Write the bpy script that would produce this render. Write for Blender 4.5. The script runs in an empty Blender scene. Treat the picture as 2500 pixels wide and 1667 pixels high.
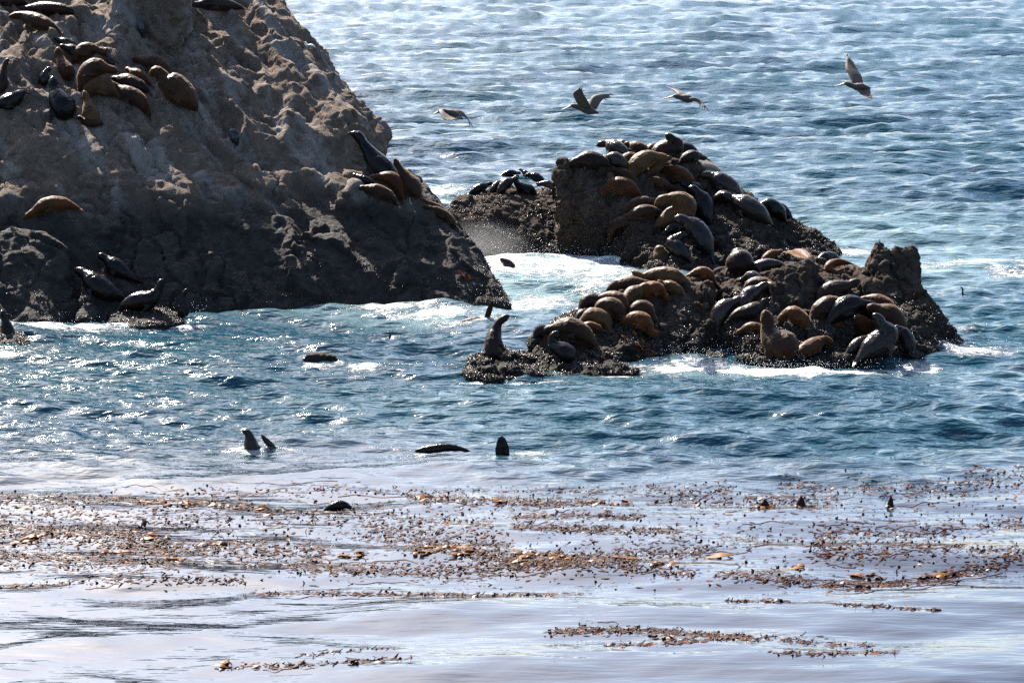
import bpy, bmesh, math, random
import numpy as np
from mathutils import Vector
from mathutils.bvhtree import BVHTree

# ------------------------------------------------------------------ scene, camera, light
sc = bpy.context.scene
COL = sc.collection
random.seed(7)
RNG = np.random.default_rng(11)

FPX, CXP, CYP, HORIZON = 6500.0, 1250.0, 833.5, -380.0      # focal length and centre in photo pixels
HCAM = 20.0
PITCH = math.atan((CYP - HORIZON) / FPX)
cam_d = bpy.data.cameras.new('camera')
cam_d.sensor_fit = 'HORIZONTAL'; cam_d.sensor_width = 36.0
cam_d.lens = 36.0 * FPX / 2500.0
cam_d.clip_start = 1.0; cam_d.clip_end = 30000.0
cam = bpy.data.objects.new('camera', cam_d); COL.objects.link(cam)
cam.location = (0, 0, HCAM)
cam.rotation_euler = (math.radians(90) - PITCH, 0, 0)
sc.camera = cam

SUN_EL, SUN_AZ = math.radians(40), math.radians(-25)         # azimuth from +Y, negative = left of view
world = bpy.data.worlds.new('World'); sc.world = world; world.use_nodes = True
wn = world.node_tree.nodes; wl = world.node_tree.links
wn.clear()
sky = wn.new('ShaderNodeTexSky'); sky.sky_type = 'NISHITA'; sky.sun_disc = False
sky.sun_elevation = SUN_EL; sky.sun_rotation = SUN_AZ
sky.altitude = 0; sky.air_density = 1.0; sky.dust_density = 2.1; sky.ozone_density = 3.2
bg = wn.new('ShaderNodeBackground'); bg.inputs['Strength'].default_value = 0.07
wo = wn.new('ShaderNodeOutputWorld')
wl.new(sky.outputs[0], bg.inputs[0]); wl.new(bg.outputs[0], wo.inputs[0])

sun_d = bpy.data.lights.new('sun', 'SUN'); sun_d.energy = 4.6; sun_d.angle = math.radians(0.5)
sun_d.color = (1.0, 0.93, 0.84)
sun = bpy.data.objects.new('sun', sun_d); COL.objects.link(sun)
sdir = Vector((math.sin(SUN_AZ) * math.cos(SUN_EL), math.cos(SUN_AZ) * math.cos(SUN_EL), math.sin(SUN_EL)))
sun.rotation_euler = (-sdir).to_track_quat('-Z', 'Y').to_euler()
sun.location = (-30, 160, 80)

sc.view_settings.view_transform = 'Standard'; sc.view_settings.look = 'None'
sc.view_settings.exposure = 2.12; sc.view_settings.gamma = 1.0
sc.view_settings.use_curve_mapping = False
sc.render.engine = 'CYCLES'
sc.cycles.use_denoising = False
sc.cycles.max_bounces = 5; sc.cycles.diffuse_bounces = 2; sc.cycles.glossy_bounces = 3
sc.cycles.transmission_bounces = 3; sc.cycles.volume_bounces = 0
sc.cycles.caustics_reflective = False; sc.cycles.caustics_refractive = False
sc.cycles.sample_clamp_indirect = 4.0

# ------------------------------------------------------------------ photo pixel -> place in the world
CP, SP = math.cos(PITCH), math.sin(PITCH)
def ray(px, py):
    u, v = (px - CXP) / FPX, -(py - CYP) / FPX
    return Vector((u, CP + v * SP, -SP + v * CP))
def P(px, py, D):
    d = ray(px, py); return Vector((0, 0, HCAM)) + d * (D / d.y)
def W(px, py, z=0.0):
    d = ray(px, py); return Vector((0, 0, HCAM)) + d * ((z - HCAM) / d.z)
def Dw(py):
    return W(1250, py).y

# ------------------------------------------------------------------ noise (numpy)
_perm = np.random.default_rng(3).permutation(512)
_perm = np.concatenate([_perm, _perm, _perm])
_grad = np.random.default_rng(5).normal(size=(512, 3)); _grad /= np.linalg.norm(_grad, axis=1)[:, None]
def perlin(p):
    i = np.floor(p).astype(np.int64); f = p - i
    i &= 511
    u = f * f * f * (f * (f * 6 - 15) + 10)
    out = np.zeros(len(p))
    for dx in (0, 1):
        wx = u[:, 0] if dx else 1 - u[:, 0]
        for dy in (0, 1):
            wy = u[:, 1] if dy else 1 - u[:, 1]
            for dz in (0, 1):
                wz = u[:, 2] if dz else 1 - u[:, 2]
                h = _perm[_perm[_perm[(i[:, 0] + dx) & 511] + ((i[:, 1] + dy) & 511)] % 512 + ((i[:, 2] + dz) & 511)] & 511
                g = _grad[h]
                out += wx * wy * wz * (g[:, 0] * (f[:, 0] - dx) + g[:, 1] * (f[:, 1] - dy) + g[:, 2] * (f[:, 2] - dz))
    return out * 1.6
def fbm(p, octv=4, gain=0.5):
    a, s, out = 1.0, 1.0, np.zeros(len(p))
    for k in range(octv):
        out += a * perlin(p * s + 17.3 * k); a *= gain; s *= 2.03
    return out
def ridged(p, octv=3):
    a, s, out = 1.0, 1.0, np.zeros(len(p))
    for k in range(octv):
        out += a * (1 - 2 * np.abs(perlin(p * s + 9.1 * k))); a *= 0.5; s *= 2.1
    return out
def cells(p):
    """F1, F2 and a random value of the nearest cell"""
    i = np.floor(p).astype(np.int64); f = p - i
    f1 = np.full(len(p), 9.0); f2 = np.full(len(p), 9.0); val = np.zeros(len(p))
    for dx in (-1, 0, 1):
        for dy in (-1, 0, 1):
            for dz in (-1, 0, 1):
                h = _perm[_perm[_perm[(i[:, 0] + dx) & 511] + ((i[:, 1] + dy) & 511)] % 512 + ((i[:, 2] + dz) & 511)] & 511
                o = _grad[h] * 0.35 + 0.5
                d = np.sqrt((dx + o[:, 0] - f[:, 0]) ** 2 + (dy + o[:, 1] - f[:, 1]) ** 2 + (dz + o[:, 2] - f[:, 2]) ** 2)
                m = d < f1
                f2 = np.where(m, f1, np.minimum(f2, d)); val = np.where(m, h / 511.0, val); f1 = np.where(m, d, f1)
    return f1, f2, val
def sstep(a, b, x):
    t = np.clip((x - a) / (b - a), 0, 1); return t * t * (3 - 2 * t)

# ------------------------------------------------------------------ object helpers
def link(name, me, mat=None, parent=None, smooth=True):
    o = bpy.data.objects.new(name, me); COL.objects.link(o)
    if mat is not None and not me.materials: me.materials.append(mat)
    if smooth and len(me.polygons):
        me.polygons.foreach_set('use_smooth', np.ones(len(me.polygons), bool))
    if parent is not None: o.parent = parent
    return o
def tag(o, label=None, cat=None, group=None, kind=None):
    if label: o['label'] = label
    if cat: o['category'] = cat
    if group: o['group'] = group
    if kind: o['kind'] = kind
    return o
def pymesh(name, v, f):
    me = bpy.data.meshes.new(name); me.from_pydata([tuple(map(float, a)) for a in v], [], f); me.update(); return me
def npmesh(name, V, quads):
    """fast mesh from numpy: V (n,3), quads (m,4) or tris (m,3)"""
    me = bpy.data.meshes.new(name); k = quads.shape[1]
    me.vertices.add(len(V)); me.vertices.foreach_set('co', V.astype(np.float32).ravel())
    me.loops.add(quads.size); me.loops.foreach_set('vertex_index', quads.astype(np.int32).ravel())
    me.polygons.add(len(quads)); me.polygons.foreach_set('loop_start', (np.arange(len(quads)) * k).astype(np.int32))
    me.update(calc_edges=True); me.validate(); return me
def get_v(me):
    a = np.empty(len(me.vertices) * 3, np.float32); me.vertices.foreach_get('co', a); return a.reshape(-1, 3).astype(float)
def get_n(me):
    a = np.empty(len(me.vertices) * 3, np.float32); me.vertex_normals.foreach_get('vector', a); return a.reshape(-1, 3).astype(float)
def set_v(me, V):
    me.vertices.foreach_set('co', V.astype(np.float32).ravel()); me.update()
def remeshed(me, voxel, smooth_it=0, fac=0.5):
    o = bpy.data.objects.new('tmp', me); COL.objects.link(o)
    m = o.modifiers.new('r', 'REMESH'); m.mode = 'VOXEL'; m.voxel_size = voxel
    if smooth_it:
        s = o.modifiers.new('s', 'SMOOTH'); s.iterations = smooth_it; s.factor = fac
    dg = bpy.context.evaluated_depsgraph_get()
    out = bpy.data.meshes.new_from_object(o.evaluated_get(dg))
    bpy.data.objects.remove(o); bpy.data.meshes.remove(me)
    return out

# ------------------------------------------------------------------ materials
def mat(name):
    m = bpy.data.materials.new(name); m.use_nodes = True
    nt = m.node_tree; b = nt.nodes['Principled BSDF']
    return m, nt, b
def node(nt, t, **kw):
    n = nt.nodes.new(t)
    for k, v in kw.items():
        if k.startswith('i_'): n.inputs[k[2:]].default_value = v
        else: setattr(n, k, v)
    return n
def noise(nt, scale, detail=4, rough=0.55, vec=None, stretch=None):
    n = node(nt, 'ShaderNodeTexNoise'); n.inputs['Scale'].default_value = scale
    n.inputs['Detail'].default_value = detail; n.inputs['Roughness'].default_value = rough
    if vec is not None:
        if stretch:
            mp = node(nt, 'ShaderNodeMapping'); mp.inputs['Scale'].default_value = stretch
            nt.links.new(vec, mp.inputs[0]); vec = mp.outputs[0]
        nt.links.new(vec, n.inputs['Vector'])
    return n.outputs['Fac']
def ramp(nt, fac, stops):
    r = node(nt, 'ShaderNodeValToRGB'); e = r.color_ramp.elements
    while len(e) > 1: e.remove(e[-1])
    e[0].position, e[0].color = stops[0][0], (*stops[0][1], 1)
    for p, c in stops[1:]:
        k = e.new(p); k.color = (*c, 1)
    nt.links.new(fac, r.inputs[0]); return r.outputs[0]
def math_(nt, op, a, b=None, c=None, clamp=False):
    n = node(nt, 'ShaderNodeMath', operation=op); n.use_clamp = clamp
    for k, x in enumerate((a, b, c)):
        if x is None: continue
        if isinstance(x, (int, float)): n.inputs[k].default_value = x
        else: nt.links.new(x, n.inputs[k])
    return n.outputs[0]
def mix(nt, fac, a, b):
    n = node(nt, 'ShaderNodeMix', data_type='RGBA')
    for k, x in ((0, fac), (6, a), (7, b)):
        if isinstance(x, (int, float)): n.inputs[k].default_value = x
        elif isinstance(x, tuple): n.inputs[k].default_value = (*x, 1)
        else: nt.links.new(x, n.inputs[k])
    return n.outputs[2]
def maprange(nt, v, a, b, c=0.0, d=1.0):
    n = node(nt, 'ShaderNodeMapRange'); nt.links.new(v, n.inputs[0])
    for k, x in zip((1, 2, 3, 4), (a, b, c, d)): n.inputs[k].default_value = x
    return n.outputs[0]
def bump(nt, h, dist, strength=1.0, prev=None):
    n = node(nt, 'ShaderNodeBump'); n.inputs['Distance'].default_value = dist; n.inputs['Strength'].default_value = strength
    nt.links.new(h, n.inputs['Height'])
    if prev is not None: nt.links.new(prev, n.inputs['Normal'])
    return n.outputs[0]

def rock_mat(name, dry, guano, wetz, wetcol, guano_amt):
    m, nt, b = mat(name)
    geo = node(nt, 'ShaderNodeNewGeometry'); pos = geo.outputs['Position']
    sep = node(nt, 'ShaderNodeSeparateXYZ'); nt.links.new(pos, sep.inputs[0]); z = sep.outputs['Z']
    n1 = noise(nt, 0.55, 6, 0.6, pos); n2 = noise(nt, 3.0, 6, 0.65, pos); n3 = noise(nt, 14.0, 4, 0.6, pos)
    sa = node(nt, 'ShaderNodeAttribute'); sa.attribute_name = 'streak'; st = sa.outputs['Fac']
    c = mix(nt, maprange(nt, n2, 0.35, 0.68), tuple(0.55 * x for x in dry), dry)
    c = mix(nt, maprange(nt, n1, 0.42, 0.62, 0, 0.55), c, tuple(0.42 * x for x in (dry[0], dry[1] * 1.02, dry[2] * 1.05)))
    g = math_(nt, 'MULTIPLY', maprange(nt, math_(nt, 'ADD', st, math_(nt, 'MULTIPLY', math_(nt, 'SUBTRACT', n2, 0.5), 0.6)), 0.48, 0.78), guano_amt)
    c = mix(nt, g, c, guano)
    c = mix(nt, maprange(nt, n3, 0.55, 0.75, 0, 0.5), c, tuple(0.35 * x for x in dry))
    zz = math_(nt, 'ADD', z, math_(nt, 'MULTIPLY', math_(nt, 'SUBTRACT', n1, 0.5), 3.2))
    wet = maprange(nt, zz, wetz - 0.9, wetz + 0.9, 1.0, 0.0)
    wc = mix(nt, maprange(nt, n2, 0.4, 0.65), wetcol, tuple(0.45 * x for x in wetcol))
    c = mix(nt, wet, c, wc)
    nt.links.new(c, b.inputs['Base Color'])
    nt.links.new(maprange(nt, wet, 0, 1, 0.95, 0.75), b.inputs['Roughness'])
    b.inputs['Specular IOR Level'].default_value = 0.12
    nn = bump(nt, noise(nt, 7.0, 8, 0.68, pos), 0.10, 0.9)
    nn = bump(nt, n3, 0.03, 0.7, nn)
    nt.links.new(nn, b.inputs['Normal'])
    return m
M_STACK = rock_mat('stack_rock', (0.185, 0.135, 0.100), (0.25, 0.225, 0.20), 4.4, (0.034, 0.029, 0.025), 0.65)
M_ROCK = rock_mat('reef_rock', (0.060, 0.042, 0.030), (0.11, 0.09, 0.075), 1.0, (0.019, 0.015, 0.012), 0.3)

def mussel_mat():
    m, nt, b = mat('mussel_shell')
    oi = node(nt, 'ShaderNodeNewGeometry')
    n = noise(nt, 6.0, 3, 0.6, oi.outputs['Position'])
    nt.links.new(ramp(nt, n, [(0.35, (0.018, 0.016, 0.018)), (0.55, (0.05, 0.04, 0.033)), (0.7, (0.13, 0.10, 0.07))]), b.inputs['Base Color'])
    b.inputs['Roughness'].default_value = 0.3; b.inputs['Specular IOR Level'].default_value = 0.13
    return m
M_MUSSEL = mussel_mat()

def fur_mat(name, col, dark, rough, coat=0.0, sheen=0.5, spec=0.3):
    m, nt, b = mat(name)
    oi = node(nt, 'ShaderNodeObjectInfo'); tc = node(nt, 'ShaderNodeTexCoord')
    n = noise(nt, 2.2, 5, 0.6, tc.outputs['Object'])
    v = math_(nt, 'ADD', n, math_(nt, 'MULTIPLY', math_(nt, 'SUBTRACT', oi.outputs['Random'], 0.5), 0.25))
    pn = noise(nt, 1.1, 3, 0.5, tc.outputs['Object']); wp = maprange(nt, pn, 0.56, 0.66)       # damp patches in the coat
    cc = mix(nt, maprange(nt, v, 0.35, 0.65), dark, col)
    nt.links.new(mix(nt, math_(nt, 'MULTIPLY', wp, 0.6), cc, tuple(0.3 * x for x in dark)), b.inputs['Base Color'])
    nt.links.new(maprange(nt, wp, 0, 1, rough, min(rough, 0.3)), b.inputs['Roughness']); b.inputs['Specular IOR Level'].default_value = spec
    b.inputs['Sheen Weight'].default_value = sheen; b.inputs['Sheen Roughness'].default_value = 0.4
    b.inputs['Sheen Tint'].default_value = (1.0, 0.75, 0.5, 1)
    b.inputs['Coat Weight'].default_value = coat; b.inputs['Coat Roughness'].default_value = 0.18
    nb = noise(nt, 26.0, 3, 0.6, tc.outputs['Object'], (1, 1, 1))
    nt.links.new(bump(nt, nb, 0.02, 0.5), b.inputs['Normal'])
    return m
FUR = {
    'tan':   fur_mat('tan_fur', (0.085, 0.042, 0.015), (0.044, 0.020, 0.008), 0.5, 0.0, 0.2, 0.10),
    'brown': fur_mat('brown_fur', (0.042, 0.016, 0.006), (0.017, 0.007, 0.004), 0.48, 0.0, 0.2, 0.10),
    'rust':  fur_mat('rust_fur', (0.082, 0.026, 0.006), (0.034, 0.011, 0.004), 0.5, 0.0, 0.2, 0.10),
    'dark':  fur_mat('dark_fur', (0.024, 0.010, 0.006), (0.010, 0.005, 0.004), 0.40, 0.0, 0.08, 0.12),
    'wet':   fur_mat('wet_fur', (0.011, 0.006, 0.005), (0.005, 0.004, 0.004), 0.22, 0.0, 0.0, 0.15),
    'grey':  fur_mat('wet_grey_fur', (0.028, 0.017, 0.012), (0.011, 0.007, 0.006), 0.23, 0.0, 0.0, 0.22),
}
def flat_mat(name, col, rough=0.6, var=0.35, scale=5.0):
    m, nt, b = mat(name)
    tc = node(nt, 'ShaderNodeTexCoord'); n = noise(nt, scale, 4, 0.6, tc.outputs['Object'])
    nt.links.new(mix(nt, maprange(nt, n, 0.35, 0.65), tuple(x * (1 - var) for x in col), col), b.inputs['Base Color'])
    b.inputs['Roughness'].default_value = rough
    return m

# ------------------------------------------------------------------ sea: wave height
_wr = np.random.default_rng(21)
WAVES = []
for lam0, lam1, n, steep, spread in ((14, 26, 6, 0.014, 18), (6, 13, 14, 0.025, 22), (2.6, 6, 22, 0.042, 22), (1.1, 2.5, 30, 0.054, 25), (0.55, 1.1, 26, 0.048, 30)):
    for k in range(n):
        lam = math.exp(_wr.uniform(math.log(lam0), math.log(lam1)))
        th = math.radians(-90 + _wr.normal(6, spread))
        kk = 2 * math.pi / lam
        WAVES.append((kk * math.cos(th), kk * math.sin(th), steep * _wr.uniform(0.6, 1.2) / kk, _wr.uniform(0, 6.283), lam))
CALM = lambda x, y: sstep(78.0, 91.0, y + 2.2 * np.sin(x * 0.21) + 1.2 * np.sin(x * 0.53 + 1))
LOCAL = []           # (x, y, rx, ry, height): surges against the rocks
def surge(px, py, rx, ry, h):
    c = W(px, py); LOCAL.append((c.x, c.y, rx, ry, h))
surge(560, 728, 2.6, 0.9, 0.42); surge(640, 722, 1.6, 0.8, 0.35); surge(470, 742, 2.0, 0.9, 0.25)
surge(1090, 762, 2.2, 0.9, 0.40); surge(1180, 775, 1.6, 0.8, 0.35); surge(980, 755, 2.0, 0.8, 0.25)
surge(1300, 640, 3.0, 1.2, 0.30); surge(1540, 640, 1.8, 1.0, 0.35); surge(1940, 905, 2.4, 0.7, 0.22)
surge(1690, 880, 1.6, 0.6, 0.18); surge(2420, 640, 3.0, 1.4, 0.35); surge(60, 812, 2.4, 0.8, 0.25); surge(2290, 850, 1.6, 0.9, 0.2)
def sea_h(x, y):
    c = CALM(x, y); h = np.zeros_like(x)
    for kx, ky, a, ph, lam in WAVES:
        s = np.sin(kx * x + ky * y + ph)
        s = s + 0.28 * (s * s - 0.5)
        if lam > 13: w = 0.10 + 0.90 * c
        elif lam > 6: w = 0.19 + 0.81 * c
        elif lam > 2.6: w = 0.54 + 0.46 * c
        elif lam > 1.1: w = 0.20 + 0.80 * c
        else: w = (0.05 + 0.95 * c) * (1 - sstep(120, 170, y))
        h += a * s * w
    # gusts make the chop patchy
    g = 1.0 + 0.55 * sstep(110, 220, y) + 0.2 * np.sin(x * 0.11 + y * 0.045 + 1.0) * np.sin(x * 0.05 - y * 0.08 + 2.0)
    h *= np.where(c > 0, g * c + (1 - c), 1)
    for cx, cy, rx, ry, hh in LOCAL:
        h += hh * np.exp(-((x - cx) / rx) ** 2 - ((y - cy) / ry) ** 2)
    return h
def sea_z(x, y):
    return float(sea_h(np.array([float(x)]), np.array([float(y)]))[0])

# ------------------------------------------------------------------ rocks
def hullpts(bm, pts):
    vs = [bm.verts.new(p) for p in pts]
    r = bmesh.ops.convex_hull(bm, input=vs, use_existing_faces=False)
    gone = [e for e in set(r['geom_interior'] + r['geom_unused']) if isinstance(e, bmesh.types.BMVert)]
    bmesh.ops.delete(bm, geom=gone, context='VERTS')
def chunk(bm, pts, base=(), back=0.0, floor=-1.3):
    """convex lump: seen points (px,py,distance), water-line points (px,py), all carried down below the water"""
    q = []
    for px, py, D in pts:
        p = P(px, py, D); q += [p, Vector((p.x, p.y, floor))]
        if back: q += [Vector((p.x, p.y + back, p.z * 0.86)), Vector((p.x, p.y + back * 1.25, floor))]
    for px, py in base:
        p = W(px, py); q += [Vector((p.x, p.y, 0.05)), Vector((p.x, p.y - 0.3, floor))]
    hullpts(bm, q)
BVHS = []
ROCKS = {}
def rock(name, label, chunks, voxel, amp, mtl, gully=0.0, block=0.0, tuber=0.0, seed=0.0, mussels=0, mz=1.6, msize=(0.05, 0.09), flow=(0.0, 0.0, 1.0), rounds=3, calm_below=0.0, fine=1.0):
    bm = bmesh.new()
    for c in chunks: chunk(bm, *c[0:1], **c[1])
    me = bpy.data.meshes.new(name); bm.to_mesh(me); bm.free()
    me = remeshed(me, voxel, rounds, 0.5)
    V = get_v(me); N = get_n(me); Q = V + seed
    hgt = 0.35 + 0.65 * sstep(calm_below - 1.5, calm_below + 1.5, V[:, 2]) if calm_below else np.ones(len(V))
    d = amp * 0.9 * fbm(Q * 0.45, 3) * hgt
    if gully:
        warp = Q + 0.5 * np.stack([fbm(Q * 0.4 + 5, 2), fbm(Q * 0.4 + 9, 2), np.zeros(len(Q))], 1)
        dn = np.array(flow) / np.linalg.norm(flow)
        al = warp @ dn
        warp = warp - al[:, None] * dn + (al * 0.16)[:, None] * dn
        d += hgt * (gully * (ridged(warp * 0.5, 2) - 0.3) + 0.35 * gully * fbm(warp * 1.6 + 4, 3))
    if block:
        if gully: al = Q @ dn; B = (Q - al[:, None] * dn + (al * 0.42)[:, None] * dn) * 0.8
        else: B = Q * np.array([0.55, 0.55, 0.8])
        f1, f2, v = cells(B + 0.35 * np.stack([fbm(Q * 0.8, 2), fbm(Q * 0.8 + 7, 2), fbm(Q * 0.8 + 13, 2)], 1))
        d += block * (v - 0.5) * 1.3 * sstep(0.0, 0.10, f2 - f1) - block * 0.5 * (1 - sstep(0, 0.12, f2 - f1))
    V = V + N * d[:, None]; set_v(me, V); N = get_n(me); Q = V + seed
    d = fine * amp * 0.35 * fbm(Q * 1.7, 4, 0.6)
    if block:
        f1, f2, v = cells(Q * np.array([1.7, 1.7, 2.2]) + 0.3 * np.stack([fbm(Q * 2, 2)] * 3, 1))
        d += fine * block * 0.33 * ((v - 0.5) - 0.7 * (1 - sstep(0, 0.15, f2 - f1)))
    if tuber:
        low = sstep(mz + 0.6, mz - 0.3, V[:, 2] + 0.8 * fbm(Q * 0.6, 2))
        f1, f2, v = cells(Q * 5.0); d += tuber * (0.65 - f1) * low
        f1, f2, v = cells(Q * 9.0 + 3); d += 0.5 * tuber * (0.6 - f1)
    V = V + N * d[:, None]; set_v(me, V)
    fl = np.array(flow) / np.linalg.norm(flow); al = V @ fl
    SQ = (V - al[:, None] * fl + (al * 0.11)[:, None] * fl) * 0.9 + seed
    at = me.attributes.new('streak', 'FLOAT', 'POINT'); at.data.foreach_set('value', (0.5 + 0.42 * fbm(SQ, 4, 0.6)).astype(np.float32))
    o = link(name, me, mtl); tag(o, label, 'rock')
    n = len(me.polygons); pol = [tuple(p.vertices) for p in me.polygons]
    BVHS.append(BVHTree.FromPolygons([tuple(v) for v in V], pol)); ROCKS[name] = o
    if mussels:
        N = get_n(me); rg = np.random.default_rng(int(abs(seed) * 10) + 1)
        wgt = sstep(mz + 0.7, mz - 0.5, V[:, 2] + 1.3 * fbm(V * 0.7 + 3, 3)) * (V[:, 2] > -0.15) * (N[:, 2] > -0.3) * (N[:, 1] < 0.75)
        wgt = wgt * sstep(-0.25, 0.2, fbm(V * 1.3 + 8, 3)) + 1e-9 * (V[:, 2] > 0)
        idx = rg.choice(len(V), mussels, p=wgt / wgt.sum())
        base = np.array([[1, 0, 0], [-1, 0, 0], [0, 1, 0], [0, -1, 0], [0, 0, 1], [0, 0, -1]], float)
        tri = np.array([[0, 2, 4], [2, 1, 4], [1, 3, 4], [3, 0, 4], [2, 0, 5], [1, 2, 5], [3, 1, 5], [0, 3, 5]])
        nrm = N[idx] + rg.normal(0, 0.45, (mussels, 3)); nrm /= np.linalg.norm(nrm, axis=1)[:, None]
        t = np.cross(nrm, rg.normal(size=(mussels, 3))); t /= np.linalg.norm(t, axis=1)[:, None]
        b2 = np.cross(nrm, t)
        s = rg.uniform(msize[0], msize[1], mussels)[:, None, None]
        pts = base[None] * s * np.array([0.42, 0.5, 1.0])
        VV = (V[idx] + rg.normal(0, 0.02, (mussels, 3)))[:, None, :] + pts[..., 0:1] * t[:, None] + pts[..., 1:2] * b2[:, None] + pts[..., 2:3] * nrm[:, None]
        FF = tri[None] + (np.arange(mussels) * 6)[:, None, None]
        mm = npmesh('mussels', VV.reshape(-1, 3), FF.reshape(-1, 3))
        tag(link('mussels', mm, M_MUSSEL, o, smooth=False), kind='stuff')
    return o

def C(pts, **kw): return (pts, kw)
rock('sea_stack', 'tall pale brown sea stack rising out of the top left corner', [
    C([(-120, 520, 117), (60, 478, 118.3), (230, 432, 119.3), (400, 440, 120.2), (600, 490, 120.3), (800, 560, 119.4), (1000, 600, 118.8),
       (1130, 620, 118.8), (1070, 525, 121), (985, 425, 123), (600, 330, 128), (0, 330, 126)],
      base=[(-140, 775), (150, 765), (300, 752), (450, 722), (650, 712), (850, 735), (1050, 742), (1180, 742), (1245, 742)], back=6),
    C([(-120, 430, 119.6), (0, 440, 119.5), (230, 425, 119.7), (255, 300, 123), (0, 270, 122.3), (450, 270, 124.3), (700, 350, 124),
       (850, 425, 123), (905, 335, 125), (872, 285, 126.3), (812, 205, 128.5), (732, 118, 131), (658, 30, 133.5), (630, -25, 135),
       (300, -30, 134.5), (-120, -30, 132), (0, 120, 126.5), (200, 150, 127), (420, 110, 129.3)], back=9),
    C([(285, -40, 129.3), (440, -40, 129.6), (300, 108, 128.3), (430, 100, 128.6), (455, 30, 130)], back=4),
    C([(470, 205, 126.6), (560, 190, 127.2), (690, 240, 126.6), (640, 320, 125), (520, 290, 125.3)], back=3),
    C([(670, 150, 129.3), (755, 165, 129.0), (828, 240, 127.0), (868, 330, 125.4), (780, 330, 125.2)], back=3),
    C([(810, 490, 119.9), (865, 458, 120.6), (960, 478, 120.5), (1015, 520, 120), (1040, 560, 119.5), (900, 440, 122)], back=2),
    C([(-80, 585, 114.6), (30, 560, 115.2), (100, 570, 115.4), (160, 620, 115), (60, 690, 113.3)], base=[(-90, 795), (120, 792), (190, 775)], back=2),
    C([(205, 690, 114), (250, 660, 115), (330, 700, 114.8), (300, 735, 113.8)], base=[(195, 788), (330, 770)], back=2),
], 0.115, 0.24, M_STACK, gully=0.50, block=0.26, fine=0.45, rounds=2, tuber=0.03, flow=(0.42, -0.45, -0.75), calm_below=5.0, seed=3.1, mussels=4000, mz=0.8)

rock('rock_column', 'dark flat-topped rock crowded with sea lions behind the white water', [
    C([(1364, 425, 131.2), (1374, 398, 131.8), (1480, 392, 132.2), (1498, 470, 130.8), (1500, 430, 131.6)], base=[(1362, 622), (1480, 630)], back=4),
    C([(1480, 395, 132.4), (1500, 372, 134), (1560, 372, 135), (1650, 372, 135.5), (1700, 400, 134.6), (1735, 440, 133.4), (1690, 490, 132),
       (1600, 460, 131.8), (1500, 480, 130.9)], base=[(1480, 632), (1600, 650)], back=4),
    C([(1735, 445, 134), (1800, 495, 133.4), (1905, 525, 133.2), (1955, 560, 132.3), (2055, 618, 131), (1900, 600, 129.3), (1700, 565, 130), (1600, 565, 129.6), (1500, 570, 129.7)],
      base=[(1500, 640), (1900, 650)], back=3),
    C([(1492, 600, 129), (1540, 535, 129.9), (1680, 555, 129.6), (1725, 610, 128), (1650, 655, 126.6), (1600, 655, 126.8)], base=[(1490, 640), (1600, 668), (1750, 668)], back=2),
], 0.085, 0.20, M_ROCK, gully=0.16, block=0.26, tuber=0.08, rounds=1, fine=1.4, seed=11.7, mussels=7000, mz=2.4)

rock('low_rock', 'low rounded brown rock in the spray with a row of wet dark sea lions', [
    C([(1094, 512, 132), (1112, 485, 133.5), (1150, 470, 135.2), (1250, 464, 136), (1340, 464, 136), (1380, 475, 135.5), (1300, 510, 133), (1150, 550, 131)],
      base=[(1094, 600), (1150, 624), (1380, 624)], back=3),
], 0.08, 0.2, M_ROCK, gully=0.06, block=0.2, tuber=0.09, seed=23.3, mussels=4500, mz=2.2)

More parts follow.
